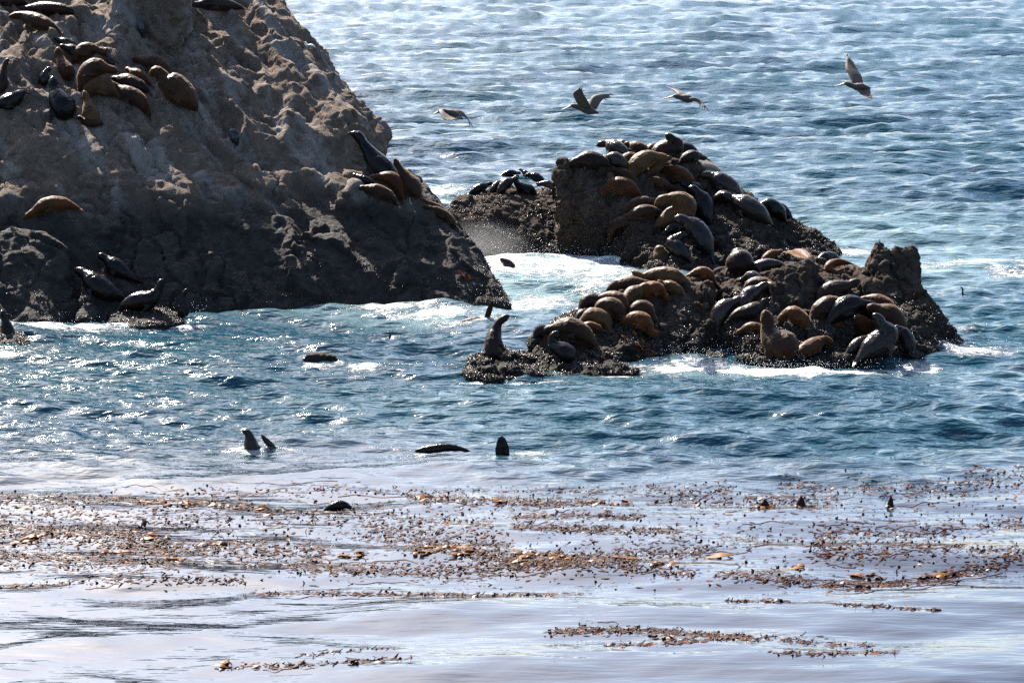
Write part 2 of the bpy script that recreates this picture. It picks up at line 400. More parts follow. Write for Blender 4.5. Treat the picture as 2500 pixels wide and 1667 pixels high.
rock('near_rock', 'jagged dark rock with twin pinnacles nearest the camera, sea lions sprawled over it', [
    C([(1145, 880, 101.2), (1205, 862, 102), (1265, 866, 102), (1310, 888, 101.7)], base=[(1122, 915), (1200, 930), (1330, 924)], back=1),
    C([(1320, 885, 102.2), (1400, 868, 103), (1480, 895, 102.3), (1550, 902, 101.9)], base=[(1275, 928), (1450, 914), (1560, 906)], back=1),
    C([(1305, 838, 103.2), (1350, 812, 104.1), (1420, 782, 105.2), (1480, 738, 106.6), (1540, 716, 107.3), (1605, 780, 105.7), (1560, 860, 103.7), (1450, 865, 103.4)],
      base=[(1310, 905), (1480, 900), (1600, 872)], back=2),
    C([(1540, 705, 108), (1600, 706, 107.4), (1690, 682, 108.4), (1738, 690, 108), (1738, 770, 106.4), (1715, 845, 105.2), (1600, 840, 105.1), (1570, 770, 106.3), (1620, 680, 109.4)],
      base=[(1570, 880), (1720, 862)], back=2.5),
    C([(1745, 680, 110), (1800, 655, 111), (1850, 655, 111), (1830, 710, 109), (1770, 730, 108.5)], base=[(1740, 800)], back=2),
    C([(1800, 680, 109.5), (1870, 655, 110.3), (1980, 640, 111.2), (2060, 655, 110.6), (2120, 655, 110.6), (1990, 675, 108.8), (1880, 705, 107.9),
       (1790, 800, 105.3), (1850, 850, 104.3), (1950, 860, 103.9), (2050, 855, 104), (2100, 755, 106.5), (1900, 730, 107)], base=[(1760, 850), (1900, 885)], back=2),
    C([(1935, 640, 108.2), (1990, 636, 108.2), (1992, 720, 106.8), (1925, 740, 106.3), (1885, 700, 107.2)], back=0.8),
    C([(1885, 662, 107.8), (1915, 655, 108), (1900, 760, 106), (1872, 770, 105.8)], back=0.6),
    C([(2118, 655, 109), (2138, 597, 109.4), (2148, 580, 109.5), (2160, 592, 109.6), (2174, 625, 109.4), (2182, 690, 108.4), (2110, 690, 108)], back=1.0),
    C([(2172, 640, 109), (2192, 612, 109.3), (2200, 606, 109.5), (2238, 606, 109.5), (2246, 640, 109.2), (2256, 700, 108.4), (2185, 700, 108)], back=1.2),
    C([(2110, 680, 108), (2252, 690, 108.5), (2266, 725, 108), (2302, 800, 107.2), (2338, 838, 106.6), (2140, 720, 107), (2200, 810, 105.6), (2230, 862, 104.6)],
      base=[(2345, 845), (2235, 878)], back=1.5),
    C([(1840, 878, 103.8), (1900, 862, 104.2), (2050, 872, 103.6), (2150, 862, 103.9), (2240, 862, 104.6)], base=[(1800, 880), (1900, 888), (2100, 878), (2250, 868)], back=1),
    C([(1640, 876, 104.6), (1700, 862, 105.2), (1745, 860, 105.3), (1760, 876, 104.6)], base=[(1630, 882), (1765, 882)], back=0.4),
], 0.06, 0.13, M_ROCK, gully=0.10, block=0.24, tuber=0.07, rounds=1, fine=1.5, seed=31.9, mussels=15000, mz=1.0)

rock('seal_rock', 'small wet rock under the alert sea lion below the tall stack', [
    C([(275, 765, 112.2), (330, 752, 112.8), (400, 756, 112.6), (440, 780, 111.6)], base=[(262, 795), (350, 802), (450, 790)], back=0.7),
], 0.05, 0.08, M_ROCK, tuber=0.08, seed=41.3, mussels=1500, mz=1.0)
rock('corner_rock', 'small dark rock cut by the left edge of the frame', [
    C([(-60, 802, 107.4), (0, 798, 107.7), (52, 818, 107.3)], base=[(-80, 862), (0, 864), (80, 856)], back=0.8),
], 0.05, 0.08, M_ROCK, tuber=0.08, seed=45.3, mussels=900, mz=1.0)
rock('awash_rock', 'tiny weed-covered rock barely above water in mid channel', [
    C([(748, 868, 102.1), (790, 863, 102.3), (818, 870, 102.1)], base=[(738, 890), (828, 888)], back=0.4),
], 0.04, 0.05, M_ROCK, tuber=0.07, seed=51.3, mussels=0, mz=1.0)

def hit(px, py, sea=True):
    d = ray(px, py).normalized(); o = Vector((0, 0, HCAM)); best = None
    for b in BVHS:
        loc, nrm, i, dist = b.ray_cast(o, d)
        if loc is not None and (best is None or dist < best[1]): best = (loc, dist)
    if sea and d.z < 0:
        w = o + d * (-HCAM / d.z)
        if best is None or (w - o).length < best[1]: best = (w, (w - o).length)
    return best[0] if best else None

# ------------------------------------------------------------------ the sea
def make_sea():
    ang_c = np.linspace(-0.262, 0.262, 640)
    side = 0.262 + np.cumsum(np.geomspace(0.0012, 0.25, 22))
    ang = np.concatenate([-side[::-1], ang_c, side])
    rows = []
    py = 2100.0
    while py > -330: rows.append(Dw(py)); py -= 1.9 if py < 560 else (2.5 if py < 1750 else 12)
    rows = [6, 12, 20, 30, 40] + rows
    rows = [r for i, r in enumerate(rows) if i == 0 or r > rows[i - 1]]
    rows += list(np.geomspace(rows[-1] * 1.04, 20000, 40))
    rows = np.array(rows)
    X = rows[:, None] * ang[None, :]; Y = np.repeat(rows[:, None], len(ang), 1)
    x, y = X.ravel(), Y.ravel()
    near = y < 3000
    z = np.zeros_like(x); z[near] = sea_h(x[near], y[near])
    z *= 1 - sstep(900, 2500, y)
    nr, nc = X.shape
    i = (np.arange(nr - 1)[:, None] * nc + np.arange(nc - 1)[None, :]).ravel()
    Q = np.stack([i, i + 1, i + nc + 1, i + nc], 1)
    V = np.stack([x, y, z], 1)
    # foam and aerated water: patches round the rocks (photo pixel centre, half width m, half depth m, amount)
    foam = np.zeros_like(x); milk = np.zeros_like(x)
    def patch(arr, px, py, rx, ry, amt):
        c = W(px, py); r = ((x - c.x) / rx) ** 2 + ((y - c.y) / ry) ** 2
        np.maximum(arr, amt * np.exp(-r), out=arr)
    for a in ((540, 738, 3.6, 2.4, .9), (640, 724, 2.6, 1.8, 1.0), (450, 745, 2.6, 2.0, 1.0), (740, 738, 2.2, 1.0, .55), (110, 812, 3.4, 1.5, .68), (230, 802, 2.4, 1.0, .65), (400, 795, 2.0, .9, .7), (30, 870, 2, .8, .6),
              (1200, 630, 2.6, 1.3, .9), (1330, 630, 3.2, 1.3, .9), (1460, 636, 2.4, 1.2, .85), (1560, 640, 2.0, 2.0, 1.0), (1250, 650, 4.2, 5.0, .72), (1400, 655, 5.0, 5.5, .70), (1480, 680, 3.0, 4.0, .64), (1470, 700, 2.4, 2.0, .55), (1330, 725, 2.6, 1.6, .6), (1260, 735, 1.5, 1.0, .7),
              (1060, 770, 2.4, 1.0, .75), (1150, 785, 1.6, .8, .75), (960, 758, 2.4, .8, .6), (880, 752, 2.0, .6, .5),
              (1680, 895, 2.2, .9, .9), (1800, 902, 2.2, .8, .95), (1930, 908, 2.6, .8, .9), (2080, 905, 2.4, .7, .8), (2220, 890, 2.0, .8, .75), (1520, 918, 2.2, .7, .7), (1300, 935, 2.2, .5, .6), (1150, 930, 1.6, .5, .55),
              (2380, 855, 2.2, 1.6, .7), (2330, 800, 1.6, 1.6, .55), (2400, 640, 4.0, 2.0, .8), (2290, 650, 1.6, 1.6, .6), (2480, 670, 2.0, 2.0, .6), (2090, 610, 2.0, 2.2, .7), (1080, 470, 1.6, 2.2, .7), (1060, 490, 1.4, 1.6, .7),
              (800, 900, 2.2, .9, .5), (900, 905, 2.6, 1.0, .45), (1000, 890, 2.0, 1.0, .45), (610, 1098, 1.3, .8, .55), (700, 1094, 1.2, .5, .42), (1050, 1100, 1.8, .5, .48), (1000, 1092, 1.2, .5, .45), (1290, 1104, 1.4, .6, .48), (1200, 1112, 1.0, .4, .42)):
        patch(foam, *a)
    for a in ((1330, 655, 6.0, 8.0, 1.0), (1450, 640, 4.0, 6.0, 1.0), (1300, 720, 4.0, 3.0, .7), (1080, 775, 4.0, 1.6, .55), (560, 745, 5.0, 2.0, .6), (2360, 640, 6.0, 6.0, .45), (2100, 560, 8, 9, .35), (1900, 910, 7.0, 1.2, .35), (900, 760, 6, 1.6, .4), (1040, 480, 2, 4, .5)):
        patch(milk, *a)
    me = npmesh('sea', V, Q)
    for nm, arr in (('foam', foam), ('milk', milk), ('chop', CALM(x, y))):
        at = me.attributes.new(nm, 'FLOAT', 'POINT'); at.data.foreach_set('value', arr.astype(np.float32))
    m, nt, b = mat('sea_water')
    geo = node(nt, 'ShaderNodeNewGeometry'); pos = geo.outputs['Position']
    def attr(n):
        a = node(nt, 'ShaderNodeAttribute'); a.attribute_name = n; return a.outputs['Fac']
    fo, mi, ch = attr('foam'), attr('milk'), attr('chop')
    n1 = noise(nt, 0.05, 3, 0.5, pos); n2 = noise(nt, 1.3, 6, 0.7, pos, (0.55, 1.0, 1.0)); n3 = noise(nt, 6.0, 4, 0.7, pos, (0.6, 1, 1))
    body = mix(nt, maprange(nt, n1, 0.35, 0.65), (0.003, 0.028, 0.048), (0.005, 0.040, 0.054))
    body = mix(nt, ch, (0.010, 0.013, 0.020), body)              # darker water colour over the kelp bed, weed shade painted in
    body = mix(nt, math_(nt, 'MULTIPLY', mi, 0.8), body, (0.24, 0.35, 0.35))
    fmask = math_(nt, 'ADD', math_(nt, 'MULTIPLY', fo, 1.15), math_(nt, 'ADD', math_(nt, 'MULTIPLY', math_(nt, 'SUBTRACT', n2, 0.5), 2.0), math_(nt, 'MULTIPLY', math_(nt, 'SUBTRACT', n3, 0.5), 1.3)))
    fmask = math_(nt, 'MULTIPLY', maprange(nt, fmask, 0.42, 0.85), maprange(nt, fo, 0.06, 0.3))
    colr = mix(nt, fmask, body, (0.62, 0.64, 0.65))
    nt.links.new(colr, b.inputs['Base Color'])
    sp = node(nt, 'ShaderNodeSeparateXYZ'); nt.links.new(pos, sp.inputs[0])
    far = maprange(nt, sp.outputs['Y'], 95, 280)                  # ripples too small to resolve become roughness
    rg = maprange(nt, far, 0, 1, 0.06, 0.15)
    rg = math_(nt, 'MULTIPLY', rg, maprange(nt, ch, 0, 1, 0.5, 1.0))
    nt.links.new(math_(nt, 'MAXIMUM', rg, math_(nt, 'MULTIPLY', fmask, 0.6)), b.inputs['Roughness'])
    nt.links.new(maprange(nt, ch, 0, 1, 2.05, 1.333), b.inputs['IOR'])     # raised over the calm kelp bed to brighten its sky reflection
    fine = maprange(nt, far, 0, 1, 1.0, 0.6)
    # ripples: wind-blown ones in the open water, faint ones over the kelp
    r1 = noise(nt, 1.4, 3, 0.55, pos, (0.32, 1.0, 1.0)); r2 = noise(nt, 7.0, 2, 0.5, pos, (0.4, 1.0, 1.0))
    h1 = math_(nt, 'MULTIPLY', math_(nt, 'MULTIPLY', r1, fine), maprange(nt, ch, 0, 1, 0.05, 1.0))
    nn = bump(nt, h1, 0.34, 1.0)
    r3 = noise(nt, 1.1, 4, 0.6, pos, (0.16, 1.0, 1.0))          # long faint wrinkles on the slick
    nn = bump(nt, math_(nt, 'MULTIPLY', r3, maprange(nt, ch, 0, 1, 1.0, 0.0)), 0.075, 1.0, nn)
    h2 = math_(nt, 'MULTIPLY', math_(nt, 'MULTIPLY', r2, fine), maprange(nt, ch, 0, 1, 0.07, 1.0))
    nn = bump(nt, h2, 0.048, 1.0, nn)
    nn = bump(nt, math_(nt, 'MULTIPLY', fmask, n3), 0.25, 1.0, nn)
    nt.links.new(nn, b.inputs['Normal'])
    o = link('sea', me, m); tag(o, kind='structure'); return o
make_sea()
# ------------------------------------------------------------------ sea lions
def catmull(pts, n):
    pts = np.array(pts, float)
    if len(pts) == 2: pts = np.array([pts[0], (pts[0] + pts[1]) / 2, pts[1]])
    q = np.vstack([2 * pts[0] - pts[1], pts, 2 * pts[-1] - pts[-2]])
    seg = np.linalg.norm(np.diff(pts, axis=0), axis=1); cum = np.concatenate([[0], np.cumsum(seg)])
    out = []
    for s in np.linspace(0, cum[-1], n):
        k = min(np.searchsorted(cum, s, 'right') - 1, len(seg) - 1); t = (s - cum[k]) / max(seg[k], 1e-9)
        a, b, c, d = q[k], q[k + 1], q[k + 2], q[k + 3]
        out.append(0.5 * (2 * b + (c - a) * t + (2 * a - 5 * b + 4 * c - d) * t * t + (3 * b - a - 3 * c + d) * t ** 3))
    return np.array(out), cum[-1]
PROF = {
    's': [(0, .12), (.05, .24), (.14, .50), (.28, .86), (.44, 1.0), (.57, .98), (.66, .82), (.74, .58), (.80, .46), (.86, .46), (.91, .43), (.95, .32), (.98, .2), (1, .06)],
    'l': [(0, .2), (.05, .42), (.14, .70), (.3, .95), (.46, 1.0), (.6, .94), (.72, .78), (.8, .60), (.86, .50), (.91, .47), (.95, .36), (.98, .22), (1, .07)],
    'u': [(0, .35), (.08, .75), (.2, 1.0), (.36, .95), (.52, .72), (.66, .50), (.76, .42), (.84, .44), (.9, .40), (.95, .27), (.98, .2), (1, .06)],
}
def tube_rings(bm, pts, rad, seg=14, flat=1.0, up=Vector((0, 0, 1))):
    n = len(pts); rings = []; prev = None
    for k in range(n):
        t = Vector(pts[min(k + 1, n - 1)] - pts[max(k - 1, 0)]).normalized()
        side = t.cross(up if prev is None else prev)
        if side.length < 1e-3: side = t.cross(Vector((1, 0, 0)))
        side.normalize(); u = side.cross(t).normalized(); prev = u
        c = Vector(pts[k]); rings.append([bm.verts.new(c + (side * math.cos(a) + u * math.sin(a) * flat) * rad[k]) for a in np.linspace(0, 2 * math.pi, seg, endpoint=False)])
    for a, b in zip(rings[:-1], rings[1:]):
        for j in range(seg): bm.faces.new((a[j], a[(j + 1) % seg], b[(j + 1) % seg], b[j]))
    bm.faces.new(rings[0][::-1]); bm.faces.new(rings[-1])
def blade(bm, root, d, wide, length, w0, w1, th, curl=0.0):
    """a flipper: flattened tapering limb from root along d, broad along 'wide'"""
    d = Vector(d).normalized(); wide = Vector(wide); wide = (wide - d * wide.dot(d)).normalized(); nn = d.cross(wide)
    ks = (0, .12, .35, .6, .82, .95, 1.0); ws = (.75, 1, 1, .85, .6, .38, .1); rings = []
    for k, w in zip(ks, ws):
        c = Vector(root) + d * (length * k) + nn * (curl * k * k) - wide * (0.25 * w0 * k)
        ww = (w0 * (1 - k) + w1 * k) * (w if k > .1 else w); tt = th * (1 - .55 * k)
        rings.append([bm.verts.new(c + wide * (ww * math.cos(a)) + nn * (tt * math.sin(a))) for a in np.linspace(0, 2 * math.pi, 8, endpoint=False)])
    for a, b in zip(rings[:-1], rings[1:]):
        for j in range(8): bm.faces.new((a[j], a[(j + 1) % 8], b[(j + 1) % 8], b[j]))
    bm.faces.new(rings[0][::-1]); bm.faces.new(rings[-1])
GST, GCO, GLO, GNE, GSW = 'sea lions hauled out on the tall stack', 'sea lions on the flat-topped rock', 'sea lions on the low rock', 'sea lions on the nearest rock', 'sea lions swimming'
def lion(px, r, kind, label, prof='s', D=None, group=None, dd=0.0, extra=(), vox=0.036, flip=True, span=0.7, cat='sea lion', name='sea_lion', squash=0.94, grow=1.0):
    """px: photo pixels of the spine from tail to nose; r: thickest half-width in photo pixels;
    the animal lies at the distance where the sight line under its belly meets the rock or the water"""
    r = r * grow; pr = PROF[prof]; xs = [a for a, b in pr]; ys = [b for a, b in pr]
    L = np.concatenate([[0], np.cumsum([math.dist(a, b) for a, b in zip(px[:-1], px[1:])])]); L = L / L[-1]
    rads = np.interp(L, xs, ys) * r
    if D is None:
        low = [p[1] + q for p, q in zip(px, rads)]; kb = int(np.argmax(low))
        h = hit(px[kb][0], px[kb][1] + rads[kb] * 0.8); D0 = h.y
        ds = []
        for (x, y), q in zip(px, rads):
            h = hit(x, y + max(q, 3) * 0.8); ds.append(min(max(h.y, D0 - 0.35), D0 + span))
        ds = np.array(ds)
        for k, ((x, y), q) in enumerate(zip(px, rads)):         # never sunk into the rock it lies on
            c = hit(x, y, False)
            if c is not None: ds[k] = min(ds[k], c.y - 0.3 * q * c.y / FPX)
        for _ in range(2): ds = np.convolve(np.pad(ds, 1, 'edge'), [.25, .5, .25], 'valid')
    else:
        ds = np.full(len(px), D, float)
    ds = ds - dd
    pts = [np.array(P(x, y, d)) for (x, y), d in zip(px, ds)]
    S, ln = catmull(pts, 30); t = np.linspace(0, 1, 30)
    R = np.interp(t, xs, ys) * r * float(np.mean(ds)) / FPX / CP
    R = R * (1 + 0.035 * np.sin(t * 75 + px[0][0]) * np.exp(-((t - .72) / .1) ** 2))     # neck folds
    org = Vector(pts[len(pts) // 2])
    S = S - np.array(org)
    bm = bmesh.new()
    tube_rings(bm, S, R, 14, squash)
    rm = R.max()
    def tangent(k): return Vector(S[min(k + 1, 29)] - S[max(k - 1, 0)]).normalized()
    up = Vector((0, 0, 1))
    if flip:
        tt = tangent(1); sd = tt.cross(up)
        if sd.length < .05: sd = Vector((1, 0, 0))
        sd.normalize()
        fl = max(0.22, rm * 0.95)
        for s in (-1, 1):
            blade(bm, S[1] + np.array(tt) * .05, -tt + sd * s * .45 - up * .12, sd, fl, rm * .22 + .03, rm * .22, .035)
        k = 18 if prof != 'u' else 12; tt = tangent(k); sd = tt.cross(up)
        if sd.length < .05: sd = Vector((1, 0, 0))
        sd.normalize()
        for s in (-1, 1):
            root = S[k] + np.array(sd * s * R[k] * .72 - up * R[k] * .35)
            if prof == 'u': blade(bm, root, sd * s * .6 - up * .9 - tt * .2, tt, max(0.35, rm * 1.3), rm * .32 + .03, rm * .2, .04)
            else: blade(bm, root, sd * s * .55 - up * .30 - tt * .85, tt - up, max(0.35, rm * 1.4), rm * .28 + .03, rm * .18, .04)
    # ears
    k = 26; tt = tangent(k); sd = tt.cross(up)
    if sd.length > .05 and R[k] > .04:
        sd.normalize(); uu = sd.cross(tt)
        for s in (-1, 1):
            blade(bm, S[k] + np.array(sd * s * R[k] * .9 + uu * R[k] * .2), -tt + sd * s * .5, uu, .07, .022, .01, .016)
    for e in extra:                    # raised flippers: (root px, tip px, half width px)
        a, b2 = P(*e[0], float(np.mean(ds))) - org, P(*e[1], float(np.mean(ds))) - org
        blade(bm, a, b2 - a, Vector((1, 0, 0)) if abs((b2 - a).x) < abs((b2 - a).z) else up, (b2 - a).length, e[2] * .0165, e[2] * .021, .055)
    me = bpy.data.meshes.new(name); bm.normal_update(); bmesh.ops.recalc_face_normals(bm, faces=bm.faces); bm.to_mesh(me); bm.free()
    me = remeshed(me, vox, 3, 0.5)
    VV = get_v(me); NN = get_n(me); sd_ = float(org.x) * 3.7 + float(org.y)
    dsp = fbm(VV * (0.55 / max(rm, .1)) + sd_, 3) * 0.06 * rm + fbm(VV * 9 + sd_, 2) * 0.010
    set_v(me, VV + NN * dsp[:, None])
    o = link(name, me, FUR[kind]); o.location = org
    if group == GSW: o.location.z += max(0.0, sea_z(org.x, org.y)) + 0.03
    tag(o, label, cat, group)
    return o

LIONS = [
 # --- tall stack, upper left pile
 (GST, [(190, 38), (165, 26), (115, 22), (65, 22), (30, 26)], 17, 'dark', 'dark sea lion with pink-lit back lying flat along the top of the upper left pile', 's', {}),
 (GST, [(150, 78), (125, 66), (95, 55), (70, 45), (48, 38), (20, 42)], 19, 'brown', 'brown sea lion stretched head left with an orange-lit back, upper left corner', 's', {}),
 (GST, [(70, 10), (40, 2), (5, 4), (-25, 12)], 15, 'dark', 'dark sea lion cut by the very top left corner of the frame', 's', {}),
 (GST, [(196, 114), (176, 109), (155, 102), (130, 92)], 11, 'grey', 'pale wet sea lion lying highest behind the upper left pile', 's', {}),
 (GST, [(205, 140), (188, 128), (168, 118), (150, 113)], 13, 'dark', 'small dark sea lion just under the pale wet one in the upper left pile', 's', {}),
 (GST, [(178, 188), (162, 176), (150, 156), (144, 136), (140, 115)], 22, 'rust', 'reddish sea lion with its pointed head raised at the left of the pile', 'u', {}),
 (GST, [(180, 155), (194, 132), (214, 122), (238, 124), (257, 130)], 18, 'brown', 'brown sea lion with arched lit back at the top of the pile', 'l', {}),
 (GST, [(288, 154), (275, 152), (266, 138), (262, 124), (253, 118)], 10, 'grey', 'slim wet sea lion with a shining neck at the right of the pile top', 'u', {}),
 (GST, [(202, 206), (214, 182), (234, 166), (258, 168)], 24, 'brown', 'large brown sea lion sloping in the middle of the upper left pile', 'l', {}),
 (GST, [(112, 208), (108, 192), (112, 176), (124, 164)], 14, 'grey', 'wet sea lion with bright white shine on its head at the left of the pile', 'u', {}),
 (GST, [(182, 280), (162, 268), (147, 248), (137, 222), (131, 202), (126, 185)], 31, 'wet', 'tall dark grey sea lion sitting upright in front of the upper left pile', 'u', {}),
 (GST, [(2, 228), (5, 204), (8, 178), (14, 154), (22, 142)], 14, 'dark', 'dark upright sea lion at the left edge beside the pile', 'u', {}),
 (GST, [(56, 226), (36, 241), (14, 251), (-14, 258)], 19, 'wet', 'wet sea lion with white highlights lying at the left edge below the upright one', 's', {}),
 (GST, [(206, 232), (224, 216), (250, 212), (276, 224), (300, 236)], 22, 'tan', 'tan sea lion with broad sunlit back at the front of the upper left pile', 'l', {}),
 (GST, [(240, 300), (226, 288), (217, 264), (213, 244), (204, 220)], 20, 'tan', 'pale tan sea lion raising a wet chest below the sunlit tan one', 'u', {}),
 (GST, [(248, 302), (226, 300), (208, 296), (196, 288)], 12, 'brown', 'small brown sea lion lowest in the upper left pile', 's', {}),
 (GST, [(366, 284), (352, 262), (338, 244), (314, 230), (286, 214), (266, 200)], 20, 'brown', 'dark brown sea lion hanging its hind flippers down the slope right of the pile', 's', {}),
 (GST, [(354, 218), (328, 206), (302, 196), (286, 193)], 19, 'dark', 'dark reddish sea lion with a pale shine on its shoulder, right side of the pile', 'l', {}),
 (GST, [(372, 208), (346, 190), (323, 176), (305, 166)], 14, 'rust', 'slim rust sea lion lying head up-left above the dark reddish one', 's', {}),
 (GST, [(412, 178), (391, 162), (366, 152), (334, 146)], 20, 'brown', 'reddish brown sea lion resting alone above the right end of the pile', 'l', {}),
 (GST, [(458, 244), (442, 228), (420, 208), (402, 196), (394, 184)], 33, 'brown', 'fat dark brown sea lion lying apart at the far right of the upper left pile', 'l', {}),
 (GST, [(600, 22), (560, 14), (510, 10), (455, 14)], 17, 'dark', 'dark sea lion lying along the top edge of the frame on the stack', 's', {}),
 # --- tall stack, right shoulder
 (GST, [(968, 436), (938, 415), (912, 386), (890, 356), (874, 332), (855, 325)], 27, 'wet', 'big blue-grey sea lion with raised head on the right shoulder of the stack', 'u', {}),
 (GST, [(1020, 482), (1010, 458), (991, 432), (976, 412), (968, 398), (962, 386)], 19, 'brown', 'brown sea lion pointing its nose up against the water, right edge of the stack', 'u', {}),
 (GST, [(988, 494), (977, 462), (956, 438), (922, 432), (898, 438)], 18, 'rust', 'rust sea lion draped over the ledge under the big blue-grey one', 's', {}),
 (GST, [(966, 498), (956, 484), (930, 471), (902, 463), (880, 460)], 18, 'brown', 'dark brown sea lion hanging lowest on the right shoulder ledge', 'l', {}),
 (GST, [(918, 447), (896, 441), (878, 433), (860, 424)], 10, 'wet', 'small sea lion with a white-shining head at the left end of the ledge', 's', {}),
 (GST, [(1104, 534), (1086, 521), (1064, 506), (1040, 493), (1022, 483)], 11, 'rust', 'slender rust sea lion lying along the descending right ridge, upper of two', 's', {}),
 (GST, [(1110, 552), (1104, 540), (1080, 525), (1054, 511), (1030, 503)], 14, 'brown', 'brown sea lion lying along the descending right ridge, lower of two', 's', {}),
 # --- tall stack, foot
 (GST, [(198, 510), (166, 501), (140, 497), (114, 502), (84, 517), (54, 537)], 19, 'rust', 'lone red-brown sea lion lying on the lower left slope of the stack', 's', {}),
 (GST, [(334, 684), (302, 667), (277, 646), (256, 629), (238, 623)], 21, 'wet', 'black wet sea lion lifting a shining snout at the foot of the stack', 's', {}),
 (GST, [(294, 724), (262, 712), (231, 691), (211, 671), (198, 664)], 27, 'wet', 'black wet sea lion with a round shining head, lower of two at the stack foot', 's', {}),
 (GST, [(286, 758), (306, 745), (336, 735), (368, 729), (386, 708), (391, 692), (402, 681)], 23, 'wet', 'alert wet sea lion with raised head standing on the small wet rock', 's', {'D': 112.2}),
 (GST, [(436, 772), (450, 757), (450, 740), (448, 722), (457, 704)], 15, 'wet', 'dark sea lion pointing its nose straight up in the surf beside the small wet rock', 'u', {'D': 112.0}),
 (GST, [(16, 836), (18, 812), (14, 790), (8, 768), (2, 756)], 18, 'wet', 'dark sea lion half out of frame on the left corner rock', 'u', {'D': 107.2}),
 # --- low rock
 (GLO, [(1142, 474), (1166, 462), (1188, 452), (1206, 446)], 12, 'wet', 'black wet sea lion at the left end of the row on the low rock', 'l', {}),
 (GLO, [(1203, 463), (1213, 453), (1223, 445)], 11, 'wet', 'second sea lion from the left on the low rock, small and black', 'l', {}),
 (GLO, [(1224, 462), (1236, 449), (1250, 440)], 14, 'grey', 'sea lion with a bright curved highlight in the middle of the low rock', 'l', {}),
 (GLO, [(1308, 472), (1282, 463), (1264, 450), (1259, 437), (1268, 427)], 19, 'wet', 'largest black sea lion on the low rock, head raised', 'u', {}),
 (GLO, [(1224, 430), (1244, 424), (1266, 423)], 10, 'wet', 'dark sea lion lying behind the highlighted one on the low rock', 'l', {}),
 (GLO, [(1290, 432), (1281, 421), (1272, 415)], 8, 'wet', 'small dark head showing highest on the low rock', 'l', {}),
 (GLO, [(1326, 448), (1310, 434), (1294, 428)], 13, 'wet', 'dark sea lion behind the largest one on the low rock', 'l', {}),
 (GLO, [(1356, 458), (1336, 449), (1310, 449)], 10, 'grey', 'wet grey sea lion at the right end of the low rock beside the column', 's', {}),
 # --- flat-topped rock
 (GCO, [(1494, 408), (1470, 396), (1440, 389), (1414, 391), (1388, 403)], 18, 'dark', 'dark reddish sea lion lying on the left top of the flat-topped rock', 'l', {}),
 (GCO, [(1524, 374), (1508, 364), (1494, 357), (1484, 352)], 17, 'grey', 'shining pale sea lion at the back left of the flat-topped rock', 'l', {}),
 (GCO, [(1552, 360), (1527, 353), (1503, 346)], 10, 'dark', 'dark brown sea lion on the skyline right of the shining pale one', 's', {}),
 (GCO, [(1584, 384), (1572, 370), (1554, 359), (1542, 355)], 15, 'brown', 'brown sea lion lying head left on the skyline of the flat-topped rock', 's', {}),
 (GCO, [(1578, 378), (1590, 364), (1604, 355)], 11, 'dark', 'small dark sea lion behind the crowd in the middle of the skyline', 'l', {}),
 (GCO, [(1600, 388), (1614, 370), (1634, 362), (1648, 359), (1652, 349), (1644, 343)], 21, 'dark', 'big dark sea lion with raised black head, highest on the flat-topped rock', 's', {}),
 (GCO, [(1532, 412), (1516, 397), (1501, 387), (1486, 386)], 15, 'grey', 'grey wet sea lion facing left behind the pale upright one', 's', {}),
 (GCO, [(1558, 390), (1540, 386), (1523, 391)], 13, 'brown', 'brown round-backed sea lion between the grey wet one and the tan one', 'l', {}),
 (GCO, [(1540, 432), (1551, 408), (1568, 393), (1590, 384), (1618, 384)], 20, 'tan', 'tan sea lion with a long curved back in the middle of the crowd', 's', {}),
 (GCO, [(1590, 416), (1605, 402), (1624, 390)], 13, 'tan', 'small tan sea lion nestled right of the long curved tan one', 'l', {}),
 (GCO, [(1690, 444), (1666, 428), (1646, 418), (1628, 413)], 16, 'rust', 'orange-brown sea lion with its round rump to the left, right of the crowd', 's', {}),
 (GCO, [(1702, 384), (1682, 366), (1656, 357)], 14, 'wet', 'shining black sea lion on the right skyline of the flat-topped rock', 'l', {}),
 (GCO, [(1663, 396), (1680, 384), (1700, 381), (1718, 386)], 13, 'dark', 'grey-brown sea lion below the shining black one on the skyline', 'l', {}),
 (GCO, [(1736, 396), (1726, 388), (1712, 385)], 10, 'wet', 'small black sea lion at the right end of the skyline row', 'l', {}),
 (GCO, [(1758, 434), (1738, 419), (1708, 408), (1686, 405), (1664, 414)], 18, 'dark', 'dark brown sea lion with a sparkling wet snout facing left, right shoulder', 's', {}),
 (GCO, [(1748, 416), (1736, 403), (1714, 398)], 10, 'wet', 'grey sea lion showing only its back behind the sparkling-snouted one', 'l', {}),
 (GCO, [(1504, 456), (1494, 442), (1487, 422)], 15, 'tan', 'pale upright tan sea lion at the left of the crowd', 'u', {}),
 (GCO, [(1552, 446), (1532, 432), (1516, 422), (1502, 416)], 14, 'brown', 'brown sea lion right behind the pale upright tan one', 's', {}),
 (GCO, [(1568, 482), (1538, 460), (1506, 453), (1480, 460), (1465, 476)], 19, 'rust', 'dark rust sea lion humped over the ledge above the cave-like face', 'l', {}),
 (GCO, [(1592, 558), (1612, 546), (1640, 527), (1668, 522), (1674, 498), (1648, 484), (1616, 487), (1600, 504)], 23, 'tan', 'huge golden sea lion curled round with its nose tucked back to its side', 's', {}),
 (GCO, [(1530, 514), (1550, 500), (1575, 494), (1600, 490)], 15, 'brown', 'brown sea lion lying left of the huge curled golden one', 'l', {}),
 (GCO, [(1600, 516), (1570, 518), (1546, 527), (1530, 530)], 17, 'brown', 'grey-brown sea lion with a small round head, lower left of the golden one', 's', {}),
 (GCO, [(1536, 544), (1514, 548), (1500, 564), (1492, 586)], 18, 'dark', 'grey sea lion hanging head down toward the white water', 's', {}),
